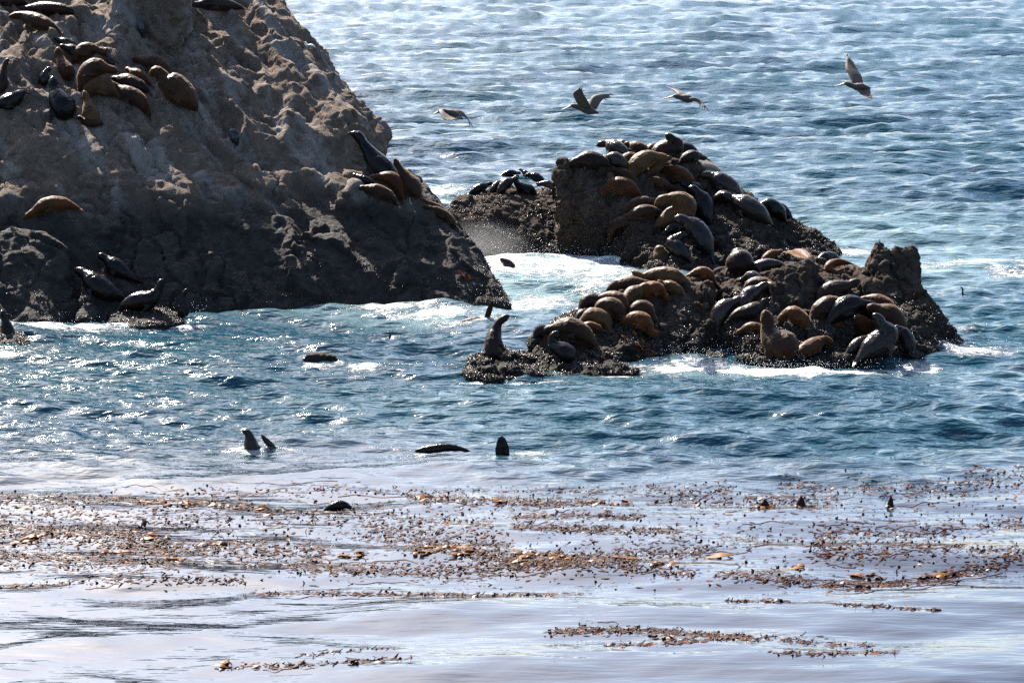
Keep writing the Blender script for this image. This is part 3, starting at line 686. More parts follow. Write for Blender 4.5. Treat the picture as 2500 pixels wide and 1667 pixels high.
 (GCO, [(1684, 560), (1662, 554), (1640, 559), (1620, 572)], 13, 'wet', 'dark wet sea lion lying flat under the huge curled golden one', 's', {}),
 (GCO, [(1726, 602), (1714, 580), (1701, 563), (1689, 550), (1680, 544)], 25, 'grey', 'shining grey sea lion raising its snout beneath the golden one', 's', {}),
 (GCO, [(1672, 622), (1654, 606), (1646, 594), (1660, 578)], 19, 'grey', 'wet grey sea lion bunched up left below the shining snout-raiser', 'l', {}),
 (GCO, [(1616, 668), (1615, 645), (1612, 620), (1607, 598)], 21, 'tan', 'upright tan sea lion with its back to us above the pale sprawled one', 'l', {'D': 126.2}),
 (GCO, [(1638, 648), (1660, 636), (1686, 648)], 20, 'dark', 'dark round sea lion right of the upright tan one', 'l', {'D': 126.0}),
 (GCO, [(1802, 474), (1786, 460), (1766, 447), (1746, 436), (1731, 429)], 21, 'grey', 'shining silver sea lion with pale head on the right slope, upper of two', 's', {}),
 (GCO, [(1718, 490), (1706, 473), (1696, 460), (1678, 455)], 15, 'wet', 'black wet sea lion turning its head back, left of the silver one', 's', {}),
 (GCO, [(1728, 532), (1720, 508), (1713, 488), (1700, 470)], 21, 'wet', 'large black wet sea lion standing below the one turning its head', 'l', {}),
 (GCO, [(1804, 490), (1782, 481), (1756, 482), (1732, 496)], 14, 'dark', 'dark sea lion lying between the two silver ones on the right slope', 's', {}),
 (GCO, [(1870, 536), (1846, 518), (1821, 503), (1800, 491), (1783, 485)], 24, 'grey', 'shining silver sea lion on the right slope, lower of two', 's', {}),
 (GCO, [(1912, 532), (1896, 511), (1876, 500), (1856, 503)], 17, 'wet', 'black sea lion with a sparkling head at the right end of the slope', 's', {}),
 (GCO, [(1930, 530), (1912, 512), (1894, 496)], 11, 'wet', 'thin black sea lion behind the one at the right end of the slope', 'l', {}),
 # --- nearest rock, left ridge
 (GNE, [(1222, 868), (1206, 856), (1206, 830), (1210, 806), (1219, 786), (1244, 768)], 22, 'dark', 'lone dark brown sea lion sitting on the low reef, nose lifted right', 'u', {}),
 (GNE, [(1690, 694), (1654, 676), (1622, 671), (1590, 673), (1566, 674), (1540, 662)], 18, 'tan', 'pale sea lion sprawled head left along the top of the near block', 's', {}),
 (GNE, [(1478, 712), (1500, 700), (1532, 694), (1562, 691), (1598, 694)], 18, 'brown', 'glossy brown sea lion lying below the pale sprawled one', 'l', {}),
 (GNE, [(1676, 722), (1652, 706), (1626, 693), (1602, 686)], 13, 'tan', 'slim tan sea lion sloping down to the right on the near block', 's', {}),
 (GNE, [(1528, 736), (1541, 721), (1555, 711), (1564, 704)], 17, 'tan', 'tan sea lion wedged upright below the glossy brown one', 'l', {}),
 (GNE, [(1560, 722), (1584, 708), (1610, 707), (1622, 722)], 18, 'rust', 'orange-brown sea lion lying over the edge of the near block', 'l', {}),
 (GNE, [(1470, 748), (1448, 735), (1431, 740), (1418, 758)], 18, 'dark', 'dark round-headed sea lion at the top left of the ridge', 'l', {}),
 (GNE, [(1460, 728), (1490, 727), (1516, 736), (1538, 762)], 17, 'rust', 'orange sea lion arched across the top of the ridge', 'l', {}),
 (GNE, [(1458, 762), (1474, 748), (1500, 751), (1518, 774)], 20, 'brown', 'brown sea lion curled in the middle of the ridge', 'l', {}),
 (GNE, [(1410, 790), (1420, 768), (1442, 756)], 11, 'dark', 'dark sea lion behind the golden one on the ridge', 'l', {}),
 (GNE, [(1486, 800), (1476, 783), (1452, 772), (1430, 781), (1410, 796)], 19, 'tan', 'golden sea lion bent with its flipper forward, centre of the ridge', 's', {}),
 (GNE, [(1544, 766), (1560, 752), (1580, 756), (1596, 778)], 17, 'brown', 'brown sea lion lying right of the curled one, upper of two', 'l', {}),
 (GNE, [(1536, 780), (1556, 779), (1576, 790), (1592, 812)], 19, 'rust', 'orange-brown sea lion lying right of the curled one, lower of two', 'l', {}),
 (GNE, [(1474, 808), (1444, 797), (1418, 800)], 11, 'rust', 'small rust sea lion lying under the golden one', 'l', {}),
 (GNE, [(1442, 832), (1412, 810), (1382, 800), (1348, 804)], 25, 'brown', 'large dark brown sea lion with lit back at the lower end of the ridge', 'l', {}),
 (GNE, [(1352, 822), (1332, 808), (1316, 810), (1306, 824)], 13, 'dark', 'dark sea lion bowing its head at the left foot of the ridge', 's', {}),
 (GNE, [(1402, 880), (1378, 860), (1352, 842), (1350, 824), (1364, 808)], 25, 'wet', 'black wet sea lion with a white glint on its chest fronting the ridge', 'u', {}),
 (GNE, [(1330, 832), (1346, 816), (1370, 813), (1394, 828)], 14, 'rust', 'rust sea lion arched right behind the black wet one', 'l', {}),
 (GNE, [(1746, 692), (1726, 670), (1702, 667), (1678, 676)], 14, 'rust', 'rust sea lion on the right end of the near block', 'l', {}),
 # --- nearest rock, right half
 (GNE, [(1802, 672), (1806, 648), (1802, 626), (1796, 606)], 29, 'dark', 'round dark brown sea lion seen from behind, top left of the right half', 'l', {}),
 (GNE, [(1860, 642), (1880, 624), (1904, 614)], 11, 'rust', 'rust sea lion peering over behind the wet pale one', 'l', {}),
 (GNE, [(1906, 644), (1882, 646), (1856, 651), (1832, 656)], 15, 'grey', 'wet pale sea lion lying head left near the top of the right half', 's', {}),
 (GNE, [(1976, 632), (1956, 621), (1930, 617), (1904, 618)], 12, 'rust', 'rust sea lion lying along the back top between two slabs', 'l', {}),
 (GNE, [(1852, 682), (1836, 674), (1818, 680)], 12, 'grey', 'small wet sea lion under the chin of the wet pale one', 'l', {}),
 (GNE, [(2054, 640), (2032, 628), (2012, 629), (1996, 636)], 12, 'wet', 'black shining sea lion behind the slabs below the right skyline', 'l', {}),
 (GNE, [(2082, 644), (2052, 640), (2028, 646), (2024, 658), (2042, 666), (2064, 656)], 10, 'rust', 'thin rust sea lion curled in a ring beside the pinnacle', 's', {}),
 (GNE, [(1818, 714), (1832, 698), (1852, 692), (1876, 694)], 15, 'brown', 'brown sea lion at the top of the wet heap left of the slabs', 'l', {}),
 (GNE, [(1818, 740), (1828, 722), (1844, 712)], 18, 'grey', 'silver sea lion in the middle of the wet heap left of the slabs', 'l', {}),
 (GNE, [(1750, 806), (1752, 780), (1765, 757), (1786, 742), (1808, 730)], 20, 'grey', 'speckled wet silver sea lion at the left end of the wet heap', 'l', {}),
 (GNE, [(1780, 778), (1802, 768), (1832, 762), (1852, 747), (1872, 732)], 18, 'dark', 'glossy brown sea lion bent across the front of the wet heap', 's', {}),
 (GNE, [(1748, 782), (1732, 768), (1716, 754), (1704, 738)], 11, 'rust', 'thin rust sea lion in the cleft beside the near block', 's', {}),
 (GNE, [(1864, 808), (1848, 801), (1826, 802), (1804, 810)], 13, 'rust', 'orange sea lion lying below the wet heap', 's', {}),
 (GNE, [(1945, 862), (1916, 845), (1890, 832), (1876, 808), (1874, 786), (1866, 756)], 36, 'brown', 'big dark sea lion sitting up at the waterside, nose to the sky', 'u', {}),
 (GNE, [(1972, 798), (1956, 778), (1932, 764), (1910, 772), (1902, 786)], 17, 'rust', 'orange sea lion lying behind the big sitting one', 's', {}),
 (GNE, [(1948, 862), (1974, 850), (1996, 836), (2016, 828), (2034, 842)], 17, 'rust', 'bright orange sea lion sprawled on the mussels right of the big sitting one', 'l', {}),
 (GNE, [(1988, 742), (2004, 722), (2030, 709), (2060, 701), (2082, 692), (2100, 682)], 20, 'dark', 'brown sea lion lying highest under the pinnacle, head up right', 's', {}),
 (GNE, [(1986, 774), (2004, 753), (2030, 740), (2064, 738)], 19, 'brown', 'brown sea lion lying second from the top under the pinnacle', 'l', {}),
 (GNE, [(2024, 784), (2044, 763), (2070, 748), (2098, 742), (2130, 746)], 24, 'wet', 'glossy black sea lion in the middle of the group under the pinnacle', 'l', {}),
 (GNE, [(2200, 772), (2176, 752), (2146, 735), (2116, 729), (2090, 736)], 15, 'rust', 'rust sea lion arched behind the group under the pinnacle', 's', {}),
 (GNE, [(2206, 822), (2192, 794), (2176, 770), (2150, 756), (2126, 750)], 22, 'brown', 'fluffy brown sea lion curving down the right of the group', 'l', {}),
 (GNE, [(2144, 808), (2112, 798), (2080, 789), (2050, 792)], 23, 'rust', 'large rust sea lion lying head left in front of the glossy black one', 'l', {}),
 (GNE, [(2064, 862), (2086, 846), (2112, 830), (2138, 814)], 14, 'grey', 'wet pale sea lion reaching down left toward the mussels', 's', {}),
 (GNE, [(2118, 858), (2144, 838), (2166, 816), (2154, 796)], 28, 'grey', 'fat silver sea lion with white shine, lowest of the right group', 'l', {}),
 (GNE, [(2190, 824), (2180, 802), (2166, 784)], 13, 'brown', 'small brown head peeping over the fat silver one', 'u', {}),
 (GNE, [(2192, 800), (2212, 828), (2224, 862)], 18, 'wet', 'dark sea lion showing wet flanks at the right end of the group', 'l', {}),
 # --- in the water
 (GSW, [(1266, 664), (1250, 656), (1238, 644), (1220, 632)], 13, 'grey', 'swimming sea lion lifting its head out of the white water', 'l', {'flip': False, 'D': Dw(650)}),
 (GSW, [(1586, 664), (1580, 650), (1571, 632)], 10, 'wet', 'small dark head in the surf beside the upright tan sea lion', 'l', {'flip': False, 'D': Dw(650)}),
 (GSW, [(1120, 800), (1150, 796), (1180, 794), (1208, 796)], 10, 'brown', 'swimming sea lion waving a black flipper in the green wave off the stack', 'l', {'flip': False, 'D': Dw(784), 'extra': [((1188, 790), (1205, 746), 8)]}),
 (GSW, [(676, 1112), (645, 1116), (622, 1108), (613, 1092), (610, 1074), (603, 1060), (590, 1058)], 21, 'grey', 'swimming sea lion with its shining head up and a dark flipper beside it', 'l', {'flip': False, 'D': Dw(1094), 'extra': [((674, 1106), (638, 1064), 7)]}),
 (GSW, [(1010, 1104), (1050, 1098), (1080, 1095), (1110, 1095), (1150, 1104)], 12, 'wet', 'swimming sea lion showing only a low black back on the open water', 'l', {'flip': False, 'D': Dw(1094)}),
 (GSW, [(1170, 1140), (1210, 1132), (1246, 1132), (1290, 1142)], 12, 'wet', 'black flipper of a submerged sea lion standing straight up from the water', 'l', {'flip': False, 'D': Dw(1110), 'extra': [((1228, 1130), (1229, 1066), 14)]}),
 (GSW, [(790, 1250), (812, 1240), (830, 1235), (846, 1236), (860, 1244)], 14, 'wet', 'dark rounded head and back floating among the kelp', 'l', {'flip': False, 'D': Dw(1240)}),
 # --- two more in the thick of the crowd
 (GCO, [(1646, 458), (1616, 449), (1590, 444), (1566, 450)], 13, 'brown', 'brown sea lion lying between the long curved tan one and the curled golden one', 's', {}),
 (GCO, [(1706, 458), (1676, 446), (1652, 442), (1632, 446)], 12, 'dark', 'dark sea lion lying right under the orange-brown round-rumped one', 's', {}),
]
for n_, (g, px, r, kind, label, prof, kw) in enumerate(LIONS):
    # most animals are long and tapered: where the photo shows only the middle, carry on to tail and head
    gr = 1.0 if g in (GSW, GLO) else (1.1 if prof == 'u' else (1.22 if g in (GCO, GNE) else 1.12))
    if prof != 'u' and g != GSW and not any(w in label for w in ('from behind', 'back to us', 'curled round', 'cut by')):
        px = [tuple(map(float, a)) for a in px]; Lp = sum(math.dist(a, b) for a, b in zip(px[:-1], px[1:])); need = 5.0 * r * gr - Lp
        if need > 0:
            (ax, ay), (bx, by) = px[-2], px[-1]; q = math.dist(px[-2], px[-1]); ux, uy = (bx - ax) / q, (by - ay) / q
            lift = (-.55, -.15, .35)[n_ % 3]; e = need * .55
            px += [(bx + ux * e * .5, by + uy * e * .3 + lift * e * .3), (bx + ux * e, by + uy * e * .3 + lift * e * .75)]
            (ax, ay), (bx, by) = px[1], px[0]; q = math.dist(px[0], px[1]); ux, uy = (bx - ax) / q, (by - ay) / q
            e = need * .45; px = [(bx + ux * e, by + uy * e * .5 + .35 * e)] + px
        prof = 's'
    kw.setdefault('grow', gr); lion(px, r, kind, label, prof, group=g, **kw)
# ------------------------------------------------------------------ birds
M_PEL = flat_mat('pelican_brown', (0.055, 0.036, 0.025), 0.7)
M_PELW = flat_mat('pelican_wing', (0.085, 0.058, 0.04), 0.75, 0.5, 9.0)
M_BILL = flat_mat('pelican_bill', (0.42, 0.36, 0.30), 0.5)
M_BLACK = flat_mat('cormorant_black', (0.014, 0.014, 0.018), 0.45)
M_WHITE = flat_mat('gull_white', (0.72, 0.71, 0.69), 0.7, 0.1)
M_GREY = flat_mat('gull_grey', (0.16, 0.165, 0.18), 0.7, 0.2)
M_HORN = flat_mat('bill_horn', (0.20, 0.15, 0.08), 0.5)

def tube_obj(name, pts, rad, m, parent, n=20, flat=1.0, seg=10):
    S, _ = catmull(pts, n); R = np.interp(np.linspace(0, 1, n), np.linspace(0, 1, len(rad)), rad)
    bm = bmesh.new(); tube_rings(bm, S, R, seg, flat); bmesh.ops.recalc_face_normals(bm, faces=bm.faces)
    me = bpy.data.meshes.new(name); bm.to_mesh(me); bm.free(); return link(name, me, m, parent)
def wing_obj(name, lead, trail, m, parent, th=0.025, n=12, c=5, fingers=4):
    """a cambered wing between a leading and a trailing edge, with separate feather tips"""
    A, _ = catmull(lead, n); B, _ = catmull(trail, n); bm = bmesh.new(); top = []; bot = []
    for k in range(n):
        a, b = A[k], B[k]; ch = Vector(b - a); sp = Vector(A[min(k + 1, n - 1)] - A[max(k - 1, 0)])
        nn = ch.cross(sp); nn = nn.normalized() if nn.length > 1e-6 else Vector((0, 0, 1))
        rt, rb = [], []
        for j in range(c):
            s = j / (c - 1); p = Vector(a * (1 - s) + b * s) + nn * (0.09 * ch.length * math.sin(math.pi * s))
            t = th * (1 - .75 * s) * (1 - .6 * k / (n - 1)) + .002
            rt.append(bm.verts.new(p + nn * t)); rb.append(bm.verts.new(p - nn * t))
        top.append(rt); bot.append(rb)
    for k in range(n - 1):
        for j in range(c - 1):
            bm.faces.new((top[k][j], top[k][j + 1], top[k + 1][j + 1], top[k + 1][j]))
            bm.faces.new((bot[k][j], bot[k + 1][j], bot[k + 1][j + 1], bot[k][j + 1]))
        bm.faces.new((top[k][0], top[k + 1][0], bot[k + 1][0], bot[k][0]))
        bm.faces.new((top[k][-1], bot[k][-1], bot[k + 1][-1], top[k + 1][-1]))
    for k in (0, n - 1):
        for j in range(c - 1): bm.faces.new((top[k][j], bot[k][j], bot[k][j + 1], top[k][j + 1]))
    # primaries: narrow feathers past the wing tip, rooted in the last third of the trailing edge
    for f in range(fingers):
        s = f / max(fingers - 1, 1); k = n - 1 - int(s * n * 0.35)
        root = Vector(A[k] * (1 - s * .8) + B[k] * s * .8); dv = Vector(A[n - 1] - A[n - 4]).normalized() * (1 - .5 * s) + Vector(B[k] - A[k]).normalized() * (.25 + .5 * s)
        blade(bm, root, dv, Vector(B[k] - A[k]), 0.26, .03, .02, .006)
    bmesh.ops.recalc_face_normals(bm, faces=bm.faces)
    me = bpy.data.meshes.new(name); bm.to_mesh(me); bm.free(); return link(name, me, m, parent)
def bird_root(name, loc, label, cat, group=None):
    o = bpy.data.objects.new(name, None); COL.objects.link(o); o.location = loc; o.empty_display_size = 0.2
    tag(o, label, cat, group); return o
def pelican(label, D, bill, head, neck, body, tail, wings):
    o0 = P(*body, D); root = bird_root('pelican', o0, label, 'pelican', 'pelicans flying left over the water')
    q = lambda p, d=0.0: np.array(P(p[0], p[1], D + d) - o0)
    mid = ((body[0] + tail[0]) / 2, (body[1] + tail[1]) / 2)
    tube_obj('body', [q(tail), q(mid), q(body), q(neck), q(head), q((head[0] - 5, head[1] + 1))], [.03, .11, .19, .17, .11, .11, .06], M_PEL, root, 26)
    b = tube_obj('bill', [q((head[0] - 3, head[1])), q(((bill[0] + head[0]) / 2, (bill[1] + head[1]) / 2 + .5)), q(bill)], [.075, .05, .02], M_BILL, root, 8, 0.7)
    for lead, trail in wings:
        wing_obj('wing', [q(p[:2], p[2]) for p in lead], [q(p[:2], p[2]) for p in trail], M_PELW, root)
pelican('leftmost flying pelican, its wings bowed down', 112, (1056, 279), (1074, 273), (1084, 272), (1100, 276), (1130, 291),
        [([(1074, 266, -.1), (1072, 272, -.5), (1083, 292, -1.0)], [(1124, 285, -.1), (1122, 292, -.5), (1100, 294, -1.0)]),
         ([(1104, 268, .1), (1128, 272, .5), (1150, 302, 1.0)], [(1126, 284, .1), (1138, 288, .5), (1147, 300, 1.0)])])
pelican('second flying pelican from the left, both wings raised and spread', 112, (1370, 269), (1398, 258), (1406, 260), (1424, 266), (1462, 277),
        [([(1412, 258, -.15), (1402, 238, -.5), (1400, 227, -.8), (1413, 217, -1.0)], [(1446, 266, -.1), (1432, 242, -.5), (1425, 230, -.8), (1420, 216, -1.0)]),
         ([(1436, 264, .1), (1442, 240, .45), (1456, 231, .7), (1488, 230, 1.1)], [(1456, 268, .1), (1466, 250, .45), (1474, 242, .7), (1486, 238, 1.1)])])
pelican('third flying pelican from the left, one wing forward and one trailing', 114, (1616, 242), (1648, 235), (1656, 237), (1670, 240), (1698, 246),
        [([(1654, 232, .1), (1646, 222, .5), (1627, 212, 1.1)], [(1684, 240, .1), (1666, 225, .5), (1634, 216, 1.1)]),
         ([(1668, 242, -.1), (1704, 240, -.4), (1726, 264, -.9)], [(1690, 246, -.1), (1702, 250, -.4), (1718, 260, -.9)])])
pelican('rightmost flying pelican, one wing lifted straight up', 113, (2036, 211), (2066, 204), (2073, 207), (2088, 212), (2126, 216),
        [([(2083, 206, .1), (2072, 182, .5), (2064, 166, .8), (2067, 138, 1.3)], [(2108, 212, .1), (2104, 188, .5), (2094, 172, .8), (2082, 150, 1.3)]),
         ([(2090, 216, -.1), (2102, 230, -.4), (2120, 238, -.8)], [(2124, 217, -.1), (2126, 228, -.4), (2130, 242, -.8)])])

def cormorant(label, foot, pts, rad, bill, legs=True, D=None):
    D = D or hit(*foot).y; o0 = P(*foot, D); root = bird_root('cormorant', o0 + Vector((0, 0, 0 if legs else max(0, sea_z(o0.x, o0.y)))), label, 'cormorant')
    q = lambda p: np.array(P(p[0], p[1], D) - o0)
    k = D / FPX
    tube_obj('body', [q(p) for p in pts], [r * k for r in rad], M_BLACK, root, 24)
    tube_obj('bill', [q(bill[0]), q(((bill[0][0] + bill[1][0]) / 2, (bill[0][1] + bill[1][1]) / 2)), q(bill[1])], [2.2 * k, 1.6 * k, .6 * k], M_HORN, root, 6, seg=6)
    wx = [p for p in pts]
    a, b = q(pts[1]), q(pts[2])
    for s in (-1, 1):
        off = np.array([0, s * rad[2] * k * .75, 0])
        wing_obj('wing', [b + off, (a + b) / 2 + off * 1.15, a + off * .8], [b + off + np.array([0, 0, -.1]), (a + b) / 2 + off * 1.15 + np.array([.03, 0, -.12]), a + off * .8 + np.array([0, 0, -.05])], M_BLACK, root, .012, 6, 4, 0)
        if legs:
            tube_obj('leg', [q((foot[0] + s * 4, foot[1] - 16)), q((foot[0] + s * 4, foot[1] - 6)), q((foot[0] + s * 4 - 3, foot[1] + 3))], [.035, .022, .02], M_BLACK, root, 5, seg=6)
    return root
cormorant('black cormorant standing upright with long neck stretched, top of the stack', (346, 92), [(352, 92), (348, 80), (345, 66), (343, 50), (342, 34), (341, 24), (339, 21)], [2, 8, 11.5, 9, 4, 3.2, 3], ((339, 22), (333, 19)))
cormorant('black cormorant hunched on the bare slope in mid stack', (572, 358), [(580, 356), (577, 346), (570, 332), (563, 322), (572, 320), (580, 326), (577, 330)], [2, 8, 13, 9, 5, 4.5, 3], ((578, 328), (572, 333)))
cormorant('cormorant swimming alone with only its dark neck and back showing', (952, 842), [(990, 844), (972, 842), (956, 843), (951, 838), (953, 828), (951, 823), (946, 822)], [2, 4, 5, 3.6, 2.8, 2.8, 2.2], ((946, 823), (936, 820)), False, Dw(845))
cormorant('small dark diving bird upright on the water right of the pinnacles', (2350, 728), [(2362, 731), (2357, 729), (2352, 728), (2350, 722), (2350, 714), (2349, 710), (2348, 709)], [1.5, 3, 3.6, 2.6, 2, 2, 1.6], ((2348, 710), (2344, 707)), False, Dw(731))
g0 = hit(756, 121); g0 = P(756, 121, 130.4 if g0 is None or abs(g0.y - 130) > 4 else g0.y)
gr = bird_root('gull', g0, 'white gull with grey wings perched on the skyline ridge of the stack', 'gull')
def gq(x, y): return np.array(P(x, y, g0.y) - g0)
tube_obj('body', [gq(770, 118), gq(762, 114), gq(752, 113), (gq(746, 108)), gq(747, 104), gq(744, 104)], [.03, .1, .13, .08, .065, .03], M_WHITE, gr, 18)
for s in (-1, 1):
    off = np.array([0, s * .12, 0])
    wing_obj('wing', [gq(750, 110) + off, gq(762, 111) + off, gq(773, 117) + off * .4], [gq(752, 117) + off, gq(762, 118) + off, gq(771, 119) + off * .4], M_GREY, gr, .012, 6, 4, 0)
    tube_obj('leg', [gq(756 + s * 2, 115), gq(756 + s * 2, 119), gq(756 + s * 2, 124)], [.014, .012, .012], M_HORN, gr, 4, seg=6)
tube_obj('bill', [gq(744, 104), gq(742, 105), gq(740, 106)], [.025, .018, .006], M_HORN, gr, 5, seg=6)

# ------------------------------------------------------------------ kelp
def kelp_mat():
    m, nt, b = mat('kelp')
    a = node(nt, 'ShaderNodeAttribute'); a.attribute_name = 'tone'
    c = ramp(nt, a.outputs['Fac'], [(0.0, (0.018, 0.006, 0.007)), (0.45, (0.050, 0.013, 0.007)), (0.70, (0.10, 0.032, 0.008)), (0.88, (0.22, 0.075, 0.009)), (1.0, (0.27, 0.125, 0.015))])
    nt.links.new(c, b.inputs['Base Color']); b.inputs['Roughness'].default_value = 0.45; b.inputs['Specular IOR Level'].default_value = 0.2
    tr = node(nt, 'ShaderNodeBsdfTranslucent'); nt.links.new(c, tr.inputs['Color'])
    mx = node(nt, 'ShaderNodeMixShader'); mx.inputs[0].default_value = 0.45
    nt.links.new(b.outputs[0], mx.inputs[1]); nt.links.new(tr.outputs[0], mx.inputs[2])
    nt.links.new(mx.outputs[0], nt.nodes['Material Output'].inputs['Surface'])
    return m
M_KELP = kelp_mat()
def set_tone(me, arr):
    at = me.attributes.new('tone', 'FLOAT', 'POINT'); at.data.foreach_set('value', np.asarray(arr, np.float32))
kr = np.random.default_rng(77)
# strands of weed as seen on the water: photo pixel path, half width in pixels, number of pieces
MATS = [
 ([(-60, 1222), (150, 1222), (330, 1216), (620, 1238)], 16, 420), ([(-60, 1262), (250, 1262), (560, 1270)], 26, 300), ([(-60, 1296), (120, 1300), (330, 1325), (420, 1345)], 26, 620),
 ([(-60, 1352), (200, 1372), (420, 1382)], 22, 420), ([(300, 1325), (560, 1338), (800, 1352)], 22, 420), ([(700, 1390), (1000, 1392), (1300, 1388), (1560, 1380)], 16, 520),
 ([(1000, 1340), (1120, 1350), (1250, 1372), (1420, 1378)], 14, 520), ([(880, 1300), (1120, 1320), (1250, 1330)], 20, 260), ([(1000, 1215), (1200, 1226), (1500, 1226)], 12, 330),
 ([(1250, 1262), (1400, 1260), (1570, 1262)], 7, 150), ([(1250, 1285), (1400, 1290), (1650, 1300)], 9, 260), ([(1250, 1355), (1450, 1350), (1750, 1346)], 12, 260), ([(1250, 1385), (1450, 1385), (1700, 1402)], 10, 220),
 ([(1580, 1205), (1800, 1215), (2050, 1226)], 18, 240), ([(1900, 1180), (2200, 1192), (2560, 1186)], 18, 260), ([(2000, 1300), (2250, 1290), (2560, 1270)], 16, 240),
 ([(1750, 1405), (2000, 1420), (2150, 1418), (2330, 1396), (2560, 1345)], 12, 420), ([(1980, 1362), (2200, 1358), (2400, 1352), (2560, 1360)], 16, 240), ([(620, 1445), (760, 1446), (1000, 1450), (1240, 1448)], 4, 150),
 ([(1240, 1448), (1420, 1444)], 3, 30), ([(1780, 1462), (1900, 1464)], 3, 30), ([(2010, 1474), (2150, 1486), (2300, 1490)], 3, 60), ([(1340, 1544), (1480, 1538), (1620, 1540), (1840, 1560)], 9, 330), ([(1480, 1572), (1600, 1575), (1780, 1565)], 5, 90),
 ([(1760, 1556), (1950, 1562), (2130, 1572)], 10, 80), ([(1880, 1602), (2050, 1602), (2200, 1596)], 5, 60), ([(560, 1626), (700, 1626), (850, 1618), (1000, 1604)], 5, 80), ([(720, 1604), (860, 1590), (960, 1582)], 3, 24),
 ([(0, 1430), (250, 1425), (600, 1420)], 8, 130), ([(400, 1200), (800, 1196), (1300, 1192), (1800, 1186)], 12, 260), ([(2350, 1160), (2560, 1150)], 12, 70), ([(600, 1262), (900, 1266), (1200, 1280)], 26, 300), ([(1500, 1330), (1900, 1320), (2300, 1330)], 30, 200),
]
kp = []
for path, wd, n in MATS:
    S, _ = catmull([(*p, 0) for p in path], 60)
    n = int(n * 2.3); t = kr.uniform(0, 59, n); i = np.minimum(t.astype(int), 58); f = (t - i)[:, None]
    q = S[i, :2] * (1 - f) + S[i + 1, :2] * f
    q[:, 1] += kr.normal(0, wd * 0.6, n); q[:, 0] += kr.normal(0, 8, n); kp.append(q)
kp.append(np.stack([kr.uniform(-80, 2580, 3000), 1185 + 255 * kr.beta(1.4, 1.6, 3000)], 1))
kp = np.concatenate(kp)
wxy = np.array([W(a, b)[:2] for a, b in kp]); wz = sea_h(wxy[:, 0], wxy[:, 1])
V, F, T = [], [], []
nv = 0
for (x, y), z in zip(wxy, wz):
    kind = kr.random(); tone = kr.beta(1.1, 2.6) if kr.random() < .84 else kr.uniform(.65, 1)
    th = kr.normal(0, .55) + (math.pi if kr.random() < .5 else 0); c, s = math.cos(th), math.sin(th)
    if kind < .90:                                  # blade, arched or with its tip up
        L = kr.uniform(.05, .20) * (1.5 if kr.random() < .12 else 1); w = L * kr.uniform(.22, .42); rise = kr.uniform(.0, .018) if kr.random() < .92 else kr.uniform(.03, .08)
        tipup = rise > .03
        for k, (u, ww) in enumerate(((-.5, .15), (-.2, 1), (.15, .9), (.5, .12))):
            hz = (.006 + rise * (1 - (2 * u) ** 2)) if not tipup else .006 + rise * 1.3 * (u + .5) ** 2
            for sd in (-1, 1):
                lx, ly = u * L, sd * w * ww * .5
                V.append((x + lx * c - ly * s, y + lx * s + ly * c, z + hz + (.012 * sd if rise > .03 else 0)))
        F += [(nv + 2 * k, nv + 2 * k + 1, nv + 2 * k + 3, nv + 2 * k + 2) for k in range(3)]
        T += [tone] * 8; nv += 8
    else:                                           # gas float: small pointed bulb
        r = kr.uniform(.014, .034); h = r * kr.uniform(1.2, 2.4)
        V += [(x + r * 1.5, y, z + r * .4), (x, y + r, z + r * .4), (x - r * 1.5, y, z + r * .4), (x, y - r, z + r * .4), (x + kr.normal(0, r), y, z + h + r * .4), (x, y, z - r)]
        F += [(nv + a, nv + (a + 1) % 4, nv + 4) for a in range(4)] + [(nv + (a + 1) % 4, nv + a, nv + 5) for a in range(4)]
        T += [tone * .6] * 6; nv += 6
# long stipes just awash
for path, wd, n in MATS:
    for _ in range(max(3, n // 38)):
        S, _l = catmull([(*p, 0) for p in path], 60); a = kr.integers(0, 40); b = min(59, a + kr.integers(6, 19)); off = kr.normal(0, wd)
        pts = [W(S[k][0], S[k][1] + off + (3 * math.sin(k * .5 + off) + 1.5 * math.sin(k * 1.3 + off * 2))) for k in range(a, b)]
        zz = sea_h(np.array([p.x for p in pts]), np.array([p.y for p in pts])); tn = kr.uniform(0, .5)
        for p, zq in zip(pts, zz):
            V += [(p.x, p.y - .03, zq + .005), (p.x, p.y, zq + .016), (p.x, p.y + .03, zq + .005)]; T += [tn] * 3
        m_ = len(pts)
        F += [(nv + 3 * k + j, nv + 3 * k + j + 1, nv + 3 * k + j + 4, nv + 3 * k + j + 3) for k in range(m_ - 1) for j in (0, 1)]
        nv += 3 * m_
me = pymesh('kelp_bed', V, F); set_tone(me, T)
tag(link('kelp_bed', me, M_KELP), 'scattered brown and amber kelp drifting across the calm slick', 'kelp', kind='stuff')

# clumps large enough to pick out, each a thing with its blades and floats
def one_blade(L, w, rise, tone, nm='blade'):
    n = 7; V, F = [], []
    for k in range(n):
        u = k / (n - 1) - .5; ww = w * (1 - (2 * u) ** 4) * .5 + .004
        z = rise * (1 - (2 * u) ** 2) + .012
        for sd, dz in ((-1, 0), (0, .014), (1, 0)): V.append((u * L, sd * ww, z + dz + .012 * math.sin(9 * u + sd)))
    F = [(3 * k + j, 3 * k + j + 1, 3 * k + j + 4, 3 * k + j + 3) for k in range(n - 1) for j in (0, 1)]
    V2 = [(x, y, z - .008) for x, y, z in V]; m_ = len(V)
    F += [tuple(m_ + i for i in f[::-1]) for f in F]
    me = pymesh(nm, V + V2, F); set_tone(me, [tone] * (2 * m_)); return me
BL = [one_blade(*a) for a in ((.55, .15, .03, .95), (.42, .15, .05, .85), (.36, .13, .02, .65), (.30, .12, .06, .35), (.48, .12, .01, .12))]
